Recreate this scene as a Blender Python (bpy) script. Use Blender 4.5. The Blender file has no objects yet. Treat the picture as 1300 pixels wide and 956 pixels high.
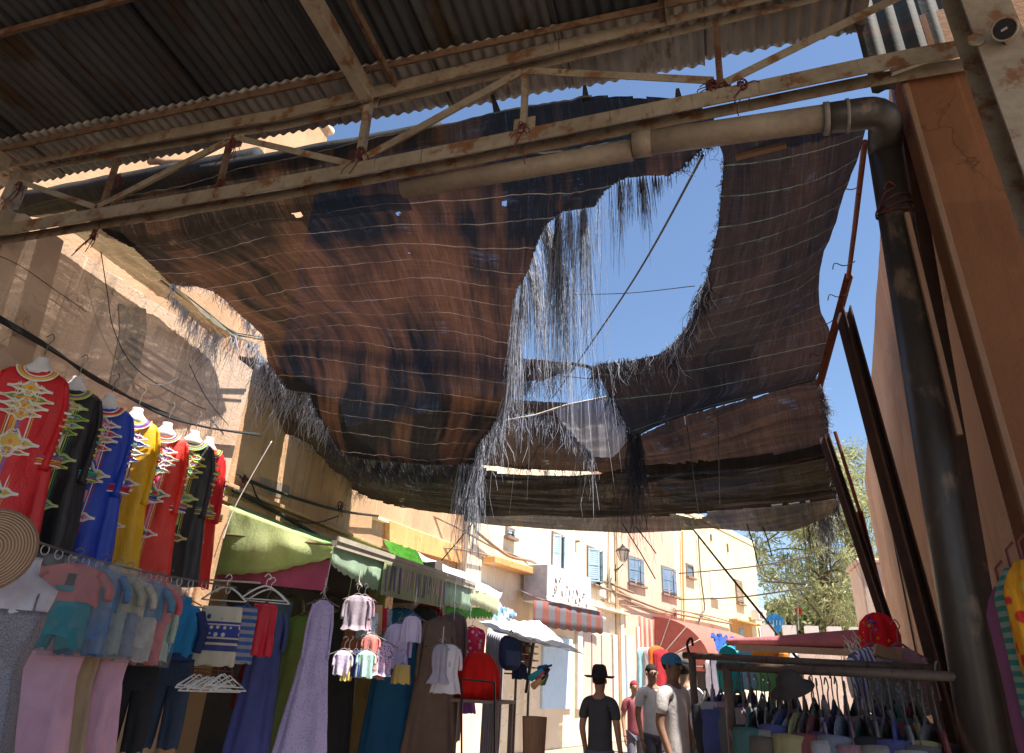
import bpy, math, random
from mathutils import Vector, Matrix, noise
random.seed(7)
SC = bpy.context.scene
COL = SC.collection
EYE = 1.45
PITCH, ROLL, YAW, FPX = math.radians(26.2), math.radians(3.0), math.radians(17), 870.0
_f = Vector((-math.sin(YAW)*math.cos(PITCH), math.cos(YAW)*math.cos(PITCH), math.sin(PITCH)))
_r0 = Vector((math.cos(YAW), math.sin(YAW), 0)); _u0 = _r0.cross(_f)
_R = math.cos(ROLL)*_r0 + math.sin(ROLL)*_u0
_U = -math.sin(ROLL)*_r0 + math.cos(ROLL)*_u0
CAM = Vector((0, 0, EYE))

def ray(px, py):
    return _f + _R*((px-650)/FPX) - _U*((py-433.5)/FPX)
def P(px, py, x=None, y=None, z=None, pl=None):
    """survey point: where the line of sight of a pixel of the photograph meets a plane of the street"""
    d = ray(px, py)
    if x is not None: t = x/d.x
    elif y is not None: t = y/d.y
    elif z is not None: t = (z-EYE)/d.z
    else:
        (x0, y0), (dx, dy) = pl
        t = (x0*-dy + y0*dx)/(d.x*-dy + d.y*dx)
    return CAM + d*t
def proj(p):
    p = Vector(p)-CAM; w = p.dot(_f)
    return 650+FPX*p.dot(_R)/w, 433.5-FPX*p.dot(_U)/w
def zfor(x, y, py):
    lo, hi = -1.0, 12.0
    for _ in range(40):
        m = (lo+hi)/2
        if proj((x, y, m))[1] > py: lo = m
        else: hi = m
    return lo

# ---------------------------------------------------------------- materials
MATS = {}
def nt(name):
    m = bpy.data.materials.new(name); m.use_nodes = True
    n = m.node_tree; n.nodes.clear()
    return m, n
def N(n, t, **kw):
    o = n.nodes.new(t)
    for k, v in kw.items():
        if k in o.inputs.keys(): o.inputs[k].default_value = v
        else: setattr(o, k, v)
    return o
def c4(c): return (c[0], c[1], c[2], 1)
def ramp(n, fac, stops, interp='LINEAR'):
    r = n.nodes.new('ShaderNodeValToRGB'); e = r.color_ramp.elements; r.color_ramp.interpolation = interp
    while len(e) < len(stops): e.new(0.5)
    for i, (p, c) in enumerate(stops):
        e[i].position = p; e[i].color = c4(c) if len(c) == 3 else c
    n.links.new(fac, r.inputs[0]); return r.outputs[0]
def mixc(n, fac, a, b, mode='MIX'):
    m = n.nodes.new('ShaderNodeMix'); m.data_type = 'RGBA'; m.blend_type = mode
    for sock, val in ((m.inputs[0], fac), (m.inputs[6], a), (m.inputs[7], b)):
        if isinstance(val, (int, float)): sock.default_value = val
        elif isinstance(val, tuple): sock.default_value = c4(val)
        else: n.links.new(val, sock)
    return m.outputs[2]
def mth(n, op, a, b=None):
    m = n.nodes.new('ShaderNodeMath'); m.operation = op
    for i, v in enumerate((a, b)):
        if v is None: continue
        if isinstance(v, (int, float)): m.inputs[i].default_value = v
        else: n.links.new(v, m.inputs[i])
    return m.outputs[0]
def coords(n, scale=(1, 1, 1), kind='Object'):
    tc = n.nodes.new('ShaderNodeTexCoord'); mp = n.nodes.new('ShaderNodeMapping')
    mp.inputs['Scale'].default_value = scale
    n.links.new(tc.outputs[kind], mp.inputs[0]); return mp.outputs[0]
def noise_(n, vec, scale, detail=6, rough=.6):
    t = N(n, 'ShaderNodeTexNoise'); t.inputs['Scale'].default_value = scale
    t.inputs['Detail'].default_value = detail; t.inputs['Roughness'].default_value = rough
    n.links.new(vec, t.inputs['Vector']); return t.outputs['Fac']
def out(n, sh):
    o = n.nodes.new('ShaderNodeOutputMaterial'); n.links.new(sh, o.inputs[0])
def bumpn(n, h, strength=.3, dist=.01):
    b = n.nodes.new('ShaderNodeBump'); b.inputs['Strength'].default_value = strength
    b.inputs['Distance'].default_value = dist; n.links.new(h, b.inputs['Height']); return b.outputs[0]
def princ(n, col, rough=.8, metal=0, normal=None, spec=.3, sheen=0):
    p = n.nodes.new('ShaderNodeBsdfPrincipled')
    if isinstance(col, tuple): p.inputs['Base Color'].default_value = c4(col)
    else: n.links.new(col, p.inputs['Base Color'])
    if isinstance(rough, (int, float)): p.inputs['Roughness'].default_value = rough
    else: n.links.new(rough, p.inputs['Roughness'])
    p.inputs['Metallic'].default_value = metal
    p.inputs['Specular IOR Level'].default_value = spec
    if normal: n.links.new(normal, p.inputs['Normal'])
    return p.outputs[0]

def M(name, c1, c2=None, scale=4, rough=.8, metal=0, bump=.2, bs=60, bd=.004, stretch=(1, 1, 1), lo=.35, hi=.65, spec=.3, c3=None, s3=14, p3=.62):
    """general surface: two tones mixed by noise, a third as patches (rust, stains), fine bump"""
    if name in MATS: return MATS[name]
    m, n = nt(name)
    v = coords(n, stretch)
    c2 = c2 or tuple(x*.75 for x in c1)
    f = noise_(n, v, scale)
    col = ramp(n, f, [(lo, c1), (hi, c2)])
    if c3:
        f3 = noise_(n, v, s3, 8, .65)
        k = ramp(n, f3, [(p3-.04, (0, 0, 0)), (p3+.04, (1, 1, 1))])
        col = mixc(n, k, col, c3)
    f2 = noise_(n, v, scale*7, 4)
    col = mixc(n, .25, col, ramp(n, f2, [(.3, (.35, .35, .35)), (.7, (.9, .9, .9))]), 'OVERLAY')
    nb = bumpn(n, noise_(n, coords(n), bs, 4), bump, bd) if bump else None
    out(n, princ(n, col, rough, metal, nb, spec)); MATS[name] = m; return m

def cloth(name, c1, pattern=None, c2=None, c3=None, sc=30, rough=.85, transl=.15, spec=.2):
    if name in MATS: return MATS[name]
    c1 = tuple(min(.9, x*1.22+.006) for x in c1)
    m, n = nt(name); v = coords(n)
    base = ramp(n, noise_(n, v, 6), [(.3, c1), (.7, tuple(x*.8 for x in c1))])
    if pattern == 'stripe':
        w = N(n, 'ShaderNodeTexWave', wave_type='BANDS', bands_direction='X'); w.inputs['Scale'].default_value = sc
        w.inputs['Distortion'].default_value = .4; n.links.new(v, w.inputs[0])
        base = mixc(n, ramp(n, w.outputs['Fac'], [(.48, (0, 0, 0)), (.52, (1, 1, 1))]), base, c2)
    elif pattern == 'hstripe':
        w = N(n, 'ShaderNodeTexWave', wave_type='BANDS', bands_direction='Z'); w.inputs['Scale'].default_value = sc
        w.inputs['Distortion'].default_value = .3; n.links.new(v, w.inputs[0])
        base = mixc(n, ramp(n, w.outputs['Fac'], [(.48, (0, 0, 0)), (.52, (1, 1, 1))]), base, c2)
    elif pattern in ('dots', 'floral', 'sequin'):
        vo = N(n, 'ShaderNodeTexVoronoi'); vo.inputs['Scale'].default_value = sc
        n.links.new(v, vo.inputs['Vector'])
        k = ramp(n, vo.outputs['Distance'], [(.30, (1, 1, 1)), (.38, (0, 0, 0))])
        base = mixc(n, k, base, c2)
        if c3:
            vo2 = N(n, 'ShaderNodeTexVoronoi'); vo2.inputs['Scale'].default_value = sc*.62
            n.links.new(coords(n, (1.1, .9, 1.2)), vo2.inputs['Vector'])
            base = mixc(n, ramp(n, vo2.outputs['Distance'], [(.22, (1, 1, 1)), (.3, (0, 0, 0))]), base, c3)
    nb = bumpn(n, mth(n, 'ADD', noise_(n, coords(n, (1, 1, .35)), 16, 4), mth(n, 'MULTIPLY', noise_(n, v, 60, 4), .4)), .7, .014)
    sh = princ(n, base, rough, 0, nb, spec)
    t = N(n, 'ShaderNodeBsdfTranslucent'); 
    if isinstance(base, tuple): t.inputs[0].default_value = c4(base)
    else: n.links.new(base, t.inputs[0])
    mx = n.nodes.new('ShaderNodeMixShader'); mx.inputs[0].default_value = transl
    n.links.new(sh, mx.inputs[1]); n.links.new(t.outputs[0], mx.inputs[2])
    out(n, mx.outputs[0]); MATS[name] = m; return m

def plaster(name, c1, c2, stain, seams=True):
    m, n = nt(name); v = coords(n)
    col = ramp(n, noise_(n, v, .9, 8, .62), [(.35, c1), (.65, c2)])
    vs = coords(n, (3.2, 3.2, .22))
    st = ramp(n, noise_(n, vs, 1.6, 7, .65), [(.54, (0, 0, 0)), (.72, (1, 1, 1))])
    col = mixc(n, mth(n, 'MULTIPLY', st, .75), col, stain)
    dr = ramp(n, noise_(n, coords(n, (9, 9, .12)), 1.3, 5, .6), [(.62, (0, 0, 0)), (.68, (1, 1, 1))])
    col = mixc(n, mth(n, 'MULTIPLY', dr, .4), col, tuple(min(1, x*1.7) for x in c1))
    sp = ramp(n, noise_(n, v, 5.5, 9, .7), [(.66, (0, 0, 0)), (.70, (1, 1, 1))])
    col = mixc(n, mth(n, 'MULTIPLY', sp, .5), col, tuple(x*.45 for x in stain))
    pt_ = ramp(n, noise_(n, coords(n, (1, 1, 1.4)), .75, 7, .55), [(.545, (0, 0, 0)), (.56, (1, 1, 1))])
    col = mixc(n, mth(n, 'MULTIPLY', pt_, .30), col, tuple(min(.9, x*1.25) for x in c1))
    ck = N(n, 'ShaderNodeTexVoronoi'); ck.feature = 'DISTANCE_TO_EDGE'; ck.inputs['Scale'].default_value = .8
    wv = n.nodes.new('ShaderNodeVectorMath'); wv.operation = 'ADD'; nz = N(n, 'ShaderNodeTexNoise'); nz.inputs['Scale'].default_value = 2.5; nz.inputs['Detail'].default_value = 6; n.links.new(v, nz.inputs['Vector']); n.links.new(v, wv.inputs[0]); n.links.new(nz.outputs['Color'], wv.inputs[1]); n.links.new(wv.outputs[0], ck.inputs['Vector'])
    ckm = ramp(n, ck.outputs['Distance'], [(.0, (1, 1, 1)), (.009, (0, 0, 0))]); msk = ramp(n, noise_(n, v, .6, 3), [(.5, (0, 0, 0)), (.56, (1, 1, 1))])
    col = mixc(n, mth(n, 'MULTIPLY', mth(n, 'MULTIPLY', ckm, msk), .55), col, tuple(x*.35 for x in stain))
    nb = bumpn(n, mth(n, 'ADD', noise_(n, v, 28, 9, .7), noise_(n, v, 4, 5, .6)), .6, .015)
    out(n, princ(n, col, .93, 0, nb, .15)); MATS[name] = m; return m

def net_mat(name, dark, brown, seamc, alpha=.13, brownlo=.42, brownhi=.62, seam_step=.23, vs=1.0, tr=.35, ushade=None):
    """knitted shade cloth; UV in metres: u across the street, v along it"""
    m, n = nt(name)
    uv = n.nodes.new('ShaderNodeUVMap').outputs[0]
    sx = n.nodes.new('ShaderNodeSeparateXYZ'); n.links.new(uv, sx.inputs[0])
    mp = n.nodes.new('ShaderNodeMapping'); mp.inputs['Scale'].default_value = (1.5, .33, 1); n.links.new(uv, mp.inputs[0])
    big = noise_(n, mp.outputs[0], 1.5, 3, .5)
    mpb = n.nodes.new('ShaderNodeMapping'); mpb.inputs['Scale'].default_value = (9, .8, 1); n.links.new(uv, mpb.inputs[0])
    big = mth(n, 'ADD', mth(n, 'MULTIPLY', big, .7), mth(n, 'MULTIPLY', noise_(n, mpb.outputs[0], 1.3, 5, .6), .3))
    if ushade:  # uneven light on the underside painted in: brown one side, black the other
        us = N(n, 'ShaderNodeMapRange'); us.inputs[1].default_value = ushade-.7; us.inputs[2].default_value = ushade+.7; us.inputs[3].default_value = .03; us.inputs[4].default_value = -.075
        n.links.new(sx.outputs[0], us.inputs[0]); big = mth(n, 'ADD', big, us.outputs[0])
        # the painted shading goes blacker again beyond the far fold and along the truss
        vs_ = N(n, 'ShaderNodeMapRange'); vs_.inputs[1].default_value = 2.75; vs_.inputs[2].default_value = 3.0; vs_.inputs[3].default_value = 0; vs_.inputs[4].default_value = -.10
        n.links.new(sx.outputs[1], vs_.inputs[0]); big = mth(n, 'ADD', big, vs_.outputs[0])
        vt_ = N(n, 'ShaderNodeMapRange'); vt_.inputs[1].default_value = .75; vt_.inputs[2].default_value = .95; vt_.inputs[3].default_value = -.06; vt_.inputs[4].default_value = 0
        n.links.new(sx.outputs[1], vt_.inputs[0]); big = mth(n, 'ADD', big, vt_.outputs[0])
    col = ramp(n, big, [(brownlo, dark), (brownhi, brown)])
    mp2 = n.nodes.new('ShaderNodeMapping'); mp2.inputs['Scale'].default_value = (55, 2.5, 1); n.links.new(uv, mp2.inputs[0])
    fine = noise_(n, mp2.outputs[0], 1.0, 4, .7)
    mp3 = n.nodes.new('ShaderNodeMapping'); mp3.inputs['Scale'].default_value = (3, 90, 1); n.links.new(uv, mp3.inputs[0])
    weft = noise_(n, mp3.outputs[0], 1.0, 3, .7)
    col = mixc(n, .55, col, ramp(n, fine, [(.3, (.2, .2, .2)), (.7, (.85, .85, .85))]), 'OVERLAY')
    col = mixc(n, .45, col, ramp(n, weft, [(.3, (.25, .25, .25)), (.7, (.8, .8, .8))]), 'OVERLAY')
    gr = noise_(n, uv, 150, 3, .8)
    col = mixc(n, .35, col, ramp(n, gr, [(.3, (.15, .15, .15)), (.7, (.9, .9, .9))]), 'OVERLAY')
    fr = mth(n, 'FRACT', mth(n, 'DIVIDE', sx.outputs[1], seam_step))
    seam = mth(n, 'LESS_THAN', fr, .036)
    brk = ramp(n, noise_(n, uv, 4, 5, .7), [(.40, (.15, .15, .15)), (.60, (1, 1, 1))])
    seamf = mth(n, 'MULTIPLY', seam, brk)
    col = mixc(n, mth(n, 'MULTIPLY', seamf, .5), col, seamc)
    nb = bumpn(n, mth(n, 'ADD', fine, mth(n, 'MULTIPLY', weft, .6)), .6, .01)
    sh = princ(n, col, .75, 0, nb, .35)
    t = N(n, 'ShaderNodeBsdfTranslucent'); n.links.new(mixc(n, 1.0, col, (.9, .62, .45), 'MULTIPLY'), t.inputs[0])
    mx = n.nodes.new('ShaderNodeMixShader'); mx.inputs[0].default_value = tr
    n.links.new(sh, mx.inputs[1]); n.links.new(t.outputs[0], mx.inputs[2])
    # holes of the knit: fine streaks let the sky through, and worn spots more
    wear = ramp(n, noise_(n, uv, 3.2, 8, .7), [(.60, (0, 0, 0)), (.78, (1, 1, 1))])
    a1 = ramp(n, fine, [(.52, (0, 0, 0)), (.70, (1, 1, 1))])
    a2 = ramp(n, weft, [(.45, (0, 0, 0)), (.65, (1, 1, 1))])
    hole = mth(n, 'MULTIPLY', a1, mth(n, 'ADD', a2, .3))
    al = mth(n, 'ADD', alpha*.45, mth(n, 'MULTIPLY', hole, alpha*2.2))
    al = mth(n, 'ADD', al, mth(n, 'MULTIPLY', mth(n, 'MULTIPLY', wear, a2), .45))
    al = mth(n, 'MULTIPLY', al, mth(n, 'SUBTRACT', 1.0, seamf))
    al = mth(n, 'MINIMUM', al, .9)
    tp = N(n, 'ShaderNodeBsdfTransparent')
    m2 = n.nodes.new('ShaderNodeMixShader'); n.links.new(al, m2.inputs[0])
    n.links.new(mx.outputs[0], m2.inputs[1]); n.links.new(tp.outputs[0], m2.inputs[2])
    out(n, m2.outputs[0]); MATS[name] = m; return m

def plastic_film(name, a=.86):
    m, n = nt(name); v = coords(n)
    tp = N(n, 'ShaderNodeBsdfTransparent')
    nb = bumpn(n, noise_(n, v, 22, 6, .65), 1.0, .02)
    sh = princ(n, (.5, .51, .54), .10, 0, nb, .9)
    f = ramp(n, noise_(n, v, 9, 6, .6), [(.35, (a-.08,)*3), (.7, (a+.16,)*3)])
    mx = n.nodes.new('ShaderNodeMixShader'); n.links.new(f, mx.inputs[0])
    n.links.new(sh, mx.inputs[1]); n.links.new(tp.outputs[0], mx.inputs[2])
    out(n, mx.outputs[0]); MATS[name] = m; return m

# ---------------------------------------------------------------- mesh builder
class MB:
    def __init__(s): s.v = []; s.f = []; s.m = []; s.uv = {}
    def add(s, vs, fs, mi=0, uv=None):
        b = len(s.v); s.v += [Vector(p) for p in vs]
        s.f += [tuple(i+b for i in f) for f in fs]
        s.m += [mi]*len(fs) if isinstance(mi, int) else list(mi)
        if uv:
            for i, w in enumerate(uv): s.uv[b+i] = w
        return s
    def box(s, c, d, mi=0, R=None):
        c = Vector(c); x, y, z = d[0]/2, d[1]/2, d[2]/2
        vs = [Vector((a, b, e)) for e in (-z, z) for b in (-y, y) for a in (-x, x)]
        if R is not None: vs = [R @ v for v in vs]
        return s.add([v+c for v in vs], [(0, 2, 3, 1), (4, 5, 7, 6), (0, 1, 5, 4), (2, 6, 7, 3), (0, 4, 6, 2), (1, 3, 7, 5)], mi)
    def bar(s, a, b, w, h, mi=0, up=(0, 0, 1)):
        a, b = Vector(a), Vector(b); d = (b-a).normalized(); up = Vector(up)
        sd = d.cross(up)
        if sd.length < 1e-4: sd = d.cross(Vector((0, 1, 0)))
        sd.normalize(); u = sd.cross(d)
        vs = [p+sd*i*w/2+u*j*h/2 for p in (a, b) for i, j in ((-1, -1), (1, -1), (1, 1), (-1, 1))]
        return s.add(vs, [(3, 2, 1, 0), (4, 5, 6, 7), (0, 1, 5, 4), (1, 2, 6, 5), (2, 3, 7, 6), (3, 0, 4, 7)], mi)
    def angle(s, a, b, w, t=.006, mi=0, up=(0, 0, 1), flip=1):
        """L-section steel"""
        a, b = Vector(a), Vector(b); d = (b-a).normalized(); sd = d.cross(Vector(up))
        if sd.length < 1e-4: sd = d.cross(Vector((0, 1, 0)))
        sd.normalize(); u = sd.cross(d)
        o = u*(w/2-t/2)
        s.bar(a+o, b+o, w, t, mi, up)
        o = sd*flip*(w/2-t/2) - u*(t/2)
        return s.bar(a+o, b+o, t, w-t, mi, up)
    def tube(s, pts, r, n=8, mi=0, caps=True, flat=None):
        pts = [Vector(p) for p in pts]; k = len(pts)
        rr = r if isinstance(r, (list, tuple)) else [r]*k
        vs = []; prev = None
        for i, p in enumerate(pts):
            t = (pts[min(i+1, k-1)]-pts[max(i-1, 0)]).normalized()
            if prev is None:
                a = t.cross(Vector((0, 0, 1)))
                if a.length < 1e-3: a = t.cross(Vector((0, 1, 0)))
                a.normalize()
            else:
                a = prev - t*prev.dot(t); a.normalize()
            b = t.cross(a); prev = a
            for j in range(n):
                q = 2*math.pi*j/n
                vs.append(p + a*math.cos(q)*rr[i] + b*math.sin(q)*rr[i]*(flat or 1))
        fs = [(i*n+j, i*n+(j+1) % n, (i+1)*n+(j+1) % n, (i+1)*n+j) for i in range(k-1) for j in range(n)]
        if caps: fs += [tuple(range(n-1, -1, -1)), tuple((k-1)*n+j for j in range(n))]
        return s.add(vs, fs, mi)
    def loft(s, loops, mi=0, cap0=True, cap1=True):
        n = len(loops[0]); vs = [p for L in loops for p in L]; k = len(loops)
        fs = [(i*n+j, i*n+(j+1) % n, (i+1)*n+(j+1) % n, (i+1)*n+j) for i in range(k-1) for j in range(n)]
        if cap0: fs.append(tuple(range(n-1, -1, -1)))
        if cap1: fs.append(tuple((k-1)*n+j for j in range(n)))
        return s.add(vs, fs, mi)
    def grid(s, rows, mi=0, uv=None, keep=None):
        nr, nc = len(rows), len(rows[0])
        vs = [p for r in rows for p in r]
        fs = []
        for i in range(nr-1):
            for j in range(nc-1):
                if keep and not keep(i, j): continue
                fs.append((i*nc+j, i*nc+j+1, (i+1)*nc+j+1, (i+1)*nc+j))
        return s.add(vs, fs, mi, [w for r in uv for w in r] if uv else None)
    def slab(s, poly, vec, mi=0):
        """polygon (3D points) given a thickness along vec"""
        n = len(poly); a = [Vector(p) for p in poly]; b = [p+Vector(vec) for p in a]
        fs = [tuple(range(n-1, -1, -1)), tuple(range(n, 2*n))] + [(i, (i+1) % n, n+(i+1) % n, n+i) for i in range(n)]
        return s.add(a+b, fs, mi)
    def lathe(s, prof, n=20, c=(0, 0, 0), mi=0, ax=None):
        c = Vector(c); R = ax or Matrix.Identity(3)
        loops = [[c + R @ Vector((r*math.cos(2*math.pi*j/n), r*math.sin(2*math.pi*j/n), z)) for j in range(n)] for r, z in prof]
        return s.loft(loops, mi, True, True)
    def build(s, name, mats, parent=None, smooth=False, solid=0, origin=None, local=False, bevel=0):
        me = bpy.data.meshes.new(name)
        o = bpy.data.objects.new(name, me); COL.objects.link(o)
        off = Vector((0, 0, 0))
        if parent is not None:
            o.parent = parent
            if not local: off = Vector(parent['_org']) if '_org' in parent else Vector(parent.location)
        else:
            if origin is None and s.v:
                lo = [min(v[i] for v in s.v) for i in range(3)]; hi = [max(v[i] for v in s.v) for i in range(3)]
                origin = ((lo[0]+hi[0])/2, (lo[1]+hi[1])/2, lo[2])
            off = Vector(origin or (0, 0, 0)); o.location = off
        me.from_pydata([tuple(v-off) for v in s.v], [], s.f)
        if not isinstance(mats, (list, tuple)): mats = [mats]
        for m in mats: me.materials.append(m)
        me.polygons.foreach_set('material_index', s.m)
        if smooth: me.polygons.foreach_set('use_smooth', [True]*len(s.f))
        if s.uv:
            l = me.uv_layers.new(name='UVMap')
            for lp in me.loops: l.data[lp.index].uv = s.uv.get(lp.vertex_index, (0, 0))
        me.update()
        o['_org'] = tuple(off)
        if solid:
            q = o.modifiers.new('thickness', 'SOLIDIFY'); q.thickness = solid; q.offset = 0
        if bevel:
            q = o.modifiers.new('bevel', 'BEVEL'); q.width = bevel; q.segments = 2; q.limit_method = 'ANGLE'
        return o

def tag(o, label=None, cat=None, group=None, kind=None):
    if label: o['label'] = label
    if cat: o['category'] = cat
    if group: o['group'] = group
    if kind: o['kind'] = kind
    return o
def thing(name, label, cat, loc=(0, 0, 0), rz=0, group=None):
    o = bpy.data.objects.new(name, None); COL.objects.link(o); o.empty_display_size = .1
    o.location = loc; o.rotation_euler = (0, 0, rz)
    return tag(o, label, cat, group)
def copy_tree(o, parent=None):
    c = o.copy(); COL.objects.link(c)
    if parent is not None: c.parent = parent
    for ch in list(o.children): copy_tree(ch, c)
    return c
def lerp(a, b, t): return a+(b-a)*t
def catmull(pts, t):
    n = len(pts); x = min(max(t, 0), 1)*(n-1); i = min(int(x), n-2); u = x-i
    p0, p1, p2, p3 = pts[max(i-1, 0)], pts[i], pts[i+1], pts[min(i+2, n-1)]
    return (p1*2 + (p2-p0)*u + (p0*2-p1*5+p2*4-p3)*u*u + (p1*3-p0-p2*3+p3)*u*u*u)*.5
def curve(pts, n):
    pts = [Vector(p) for p in pts]; return [catmull(pts, i/(n-1)) for i in range(n)]
def sagline(a, b, sag, n=14):
    a, b = Vector(a), Vector(b)
    return [a.lerp(b, i/n) - Vector((0, 0, sag*4*(i/n)*(1-i/n))) for i in range(n+1)]
def inpoly(x, y, poly):
    c = False; j = len(poly)-1
    for i in range(len(poly)):
        xi, yi = poly[i]; xj, yj = poly[j]
        if (yi > y) != (yj > y) and x < (xj-xi)*(y-yi)/(yj-yi)+xi: c = not c
        j = i
    return c
# ---------------------------------------------------------------- palette
m_terra = plaster('wall_left_plaster', (.60, .44, .33), (.52, .36, .26), (.26, .20, .16))
m_terra2 = plaster('wall_shop_plaster', (.55, .34, .20), (.48, .29, .17), (.25, .18, .12))
m_right = plaster('wall_right_plaster', (.52, .33, .215), (.45, .27, .17), (.27, .17, .12))
m_pillar = plaster('pillar_plaster', (.24, .105, .052), (.20, .085, .042), (.12, .055, .03))
m_cream = plaster('cream_plaster', (.80, .67, .50), (.74, .59, .42), (.52, .38, .26))
m_pink = plaster('pink_plaster', (.72, .46, .35), (.66, .41, .31), (.48, .33, .26))
m_yellow = plaster('yellow_plaster', (.80, .67, .44), (.75, .60, .38), (.55, .42, .27))
m_pale = plaster('pale_plaster', (.75, .58, .46), (.70, .52, .42), (.5, .38, .3))
m_orange = plaster('orange_band', (.68, .36, .14), (.60, .31, .12), (.4, .22, .1))
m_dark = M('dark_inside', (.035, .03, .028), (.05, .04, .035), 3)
m_floor = M('street_paving', (.24, .20, .17), (.30, .25, .21), 2.5, .9, bump=.5, c3=(.12, .10, .09))
m_ground = M('dry_ground', (.32, .26, .19), (.25, .2, .15), .4, .95)
m_cream_steel = M('cream_steel', (.29, .235, .175), (.20, .155, .11), 4, .55, bump=.35, c3=(.17, .075, .035), s3=8, p3=.57, spec=.4, stretch=(1, 1, 1))
m_rust_steel = M('rusty_steel', (.12, .07, .045), (.17, .11, .07), 8, .8, bump=.5, c3=(.10, .04, .02), s3=12, p3=.55)
m_redrust = M('red_rust', (.24, .075, .04), (.17, .055, .03), 9, .75, bump=.4, c3=(.08, .03, .02))
m_brownbeam = M('brown_painted_steel', (.085, .042, .028), (.065, .033, .024), 4, .5, bump=.15, c3=(.16, .08, .05), p3=.68)
m_roof = M('roof_sheet_metal', (.07, .073, .080), (.038, .040, .045), 2.2, .5, .55, bump=.25, c3=(.05, .03, .02), s3=5, p3=.6, stretch=(1, .35, 1))
m_roof3 = M('roof_sheet_brown', (.10, .10, .10), (.06, .058, .055), 2.2, .5, .5, bump=.25, c3=(.06, .04, .025), s3=5, p3=.56, stretch=(1, .35, 1))
m_roof_lit = M('roof_sheet_lit', (.34, .31, .28), (.20, .18, .16), 2.2, .5, .4, bump=.25, c3=(.12, .06, .03), s3=5, p3=.62, stretch=(1, .35, 1))  # paler copy of the roof metal: daylight under the front edge painted in
m_panel = M('weathered_panel', (.035, .038, .030), (.024, .025, .022), 2, .65, bump=.2, c3=(.075, .038, .02), s3=1.6, p3=.56, stretch=(.35, 1, 5))
m_pipe_black = M('pipe_black', (.028, .024, .021), (.05, .038, .030), 5, .42, bump=.2, c3=(.15, .10, .07), s3=6, p3=.60, spec=.5, stretch=(1, 1, .5))
m_pipe_beige = M('pipe_beige', (.25, .195, .145), (.19, .145, .105), 4, .5, bump=.2, c3=(.2, .14, .09), s3=7, p3=.64)
m_cable = M('black_cable', (.02, .02, .02), (.03, .03, .03), 5, .6, bump=0)
m_wire = M('grey_wire', (.12, .11, .10), (.16, .14, .12), 5, .6, bump=0)
m_palewire = M('pale_rope', (.6, .55, .5), (.5, .46, .42), 9, .8, bump=0)
m_redtie = M('red_twine', (.14, .03, .03), (.05, .018, .018), 20, .9, bump=0)
m_wood = M('light_batten', (.27, .155, .095), (.22, .125, .075), 6, .8, bump=.3, stretch=(1, 1, .2))
m_white = M('white_paint', (.78, .78, .76), (.7, .7, .68), 6, .5, bump=.1)
m_blackpl = M('black_plastic', (.015, .015, .018), (.02, .02, .02), 6, .3, bump=0, spec=.5)
m_blue_sh = M('blue_shutter_paint', (.15, .23, .34), (.19, .28, .38), 8, .6, bump=.2, c3=(.3, .4, .45), p3=.68)
m_lblue_sh = M('pale_blue_paint', (.36, .50, .60), (.42, .56, .64), 8, .6, bump=.2)
m_glass = M('window_glass', (.10, .13, .16), (.16, .2, .24), 2, .12, bump=0, spec=.8)
m_frame = M('brown_frame', (.26, .19, .15), (.2, .15, .12), 6, .7)

# ---------------------------------------------------------------- ground and street
mb = MB(); n_ = 40
mb.grid([[Vector((-150+300*i/n_, -60+310*j/n_, -.02)) for i in range(n_+1)] for j in range(n_+1)])
tag(mb.build('ground', m_ground, origin=(0, 0, -.02)), kind='structure')
mb = MB()
mb.grid([[Vector((lerp(-6.5, 4.5, i/30)+(.33*(y-14) if y > 14 else 0), y, .004*noise.noise((i, y, 0)))) for i in range(31)] for y in [-6+1.0*k for k in range(52)]])
tag(mb.build('street', m_floor, origin=(0, 0, 0)), kind='structure')

# ---------------------------------------------------------------- left buildings
XL, XS = -5.0, -5.4
bl = thing('market_building', 'long terracotta building on the left, gowns on its near wall, shops under its green awning', 'building', (-6, 5, 0))
def wallbox(x0, x1, y0, y1, z0, z1, name, mat, parent, nx=1, rag=0):
    mb = MB(); mb.box(((x0+x1)/2, (y0+y1)/2, (z0+z1)/2), (x1-x0, y1-y0, z1-z0)); return mb.build(name, mat, parent, bevel=.012)
bl['_org'] = (-6, 5, 0)
# near wall with an uneven hand-plastered top
mb = MB(); rows = []
ys = [-5+11.15*i/90 for i in range(91)]
top = [4.55+.02*noise.noise((y*1.7, 0, 0))+.012*noise.noise((y*9, 3, 0)) for y in ys]
sec = [[Vector((XL+.006*noise.noise((y, 0, 1)), y, 0)), Vector((XL, y, 2.6)), Vector((XL, y, t-.02)), Vector((XL-.03, y, t)), Vector((XL-.45, y, t+.02)), Vector((XL-.5, y, t-.02)), Vector((XL-.5, y, 0))] for y, t in zip(ys, top)]
mb.loft(sec)
mb.build('wall', m_terra, bl)
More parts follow.
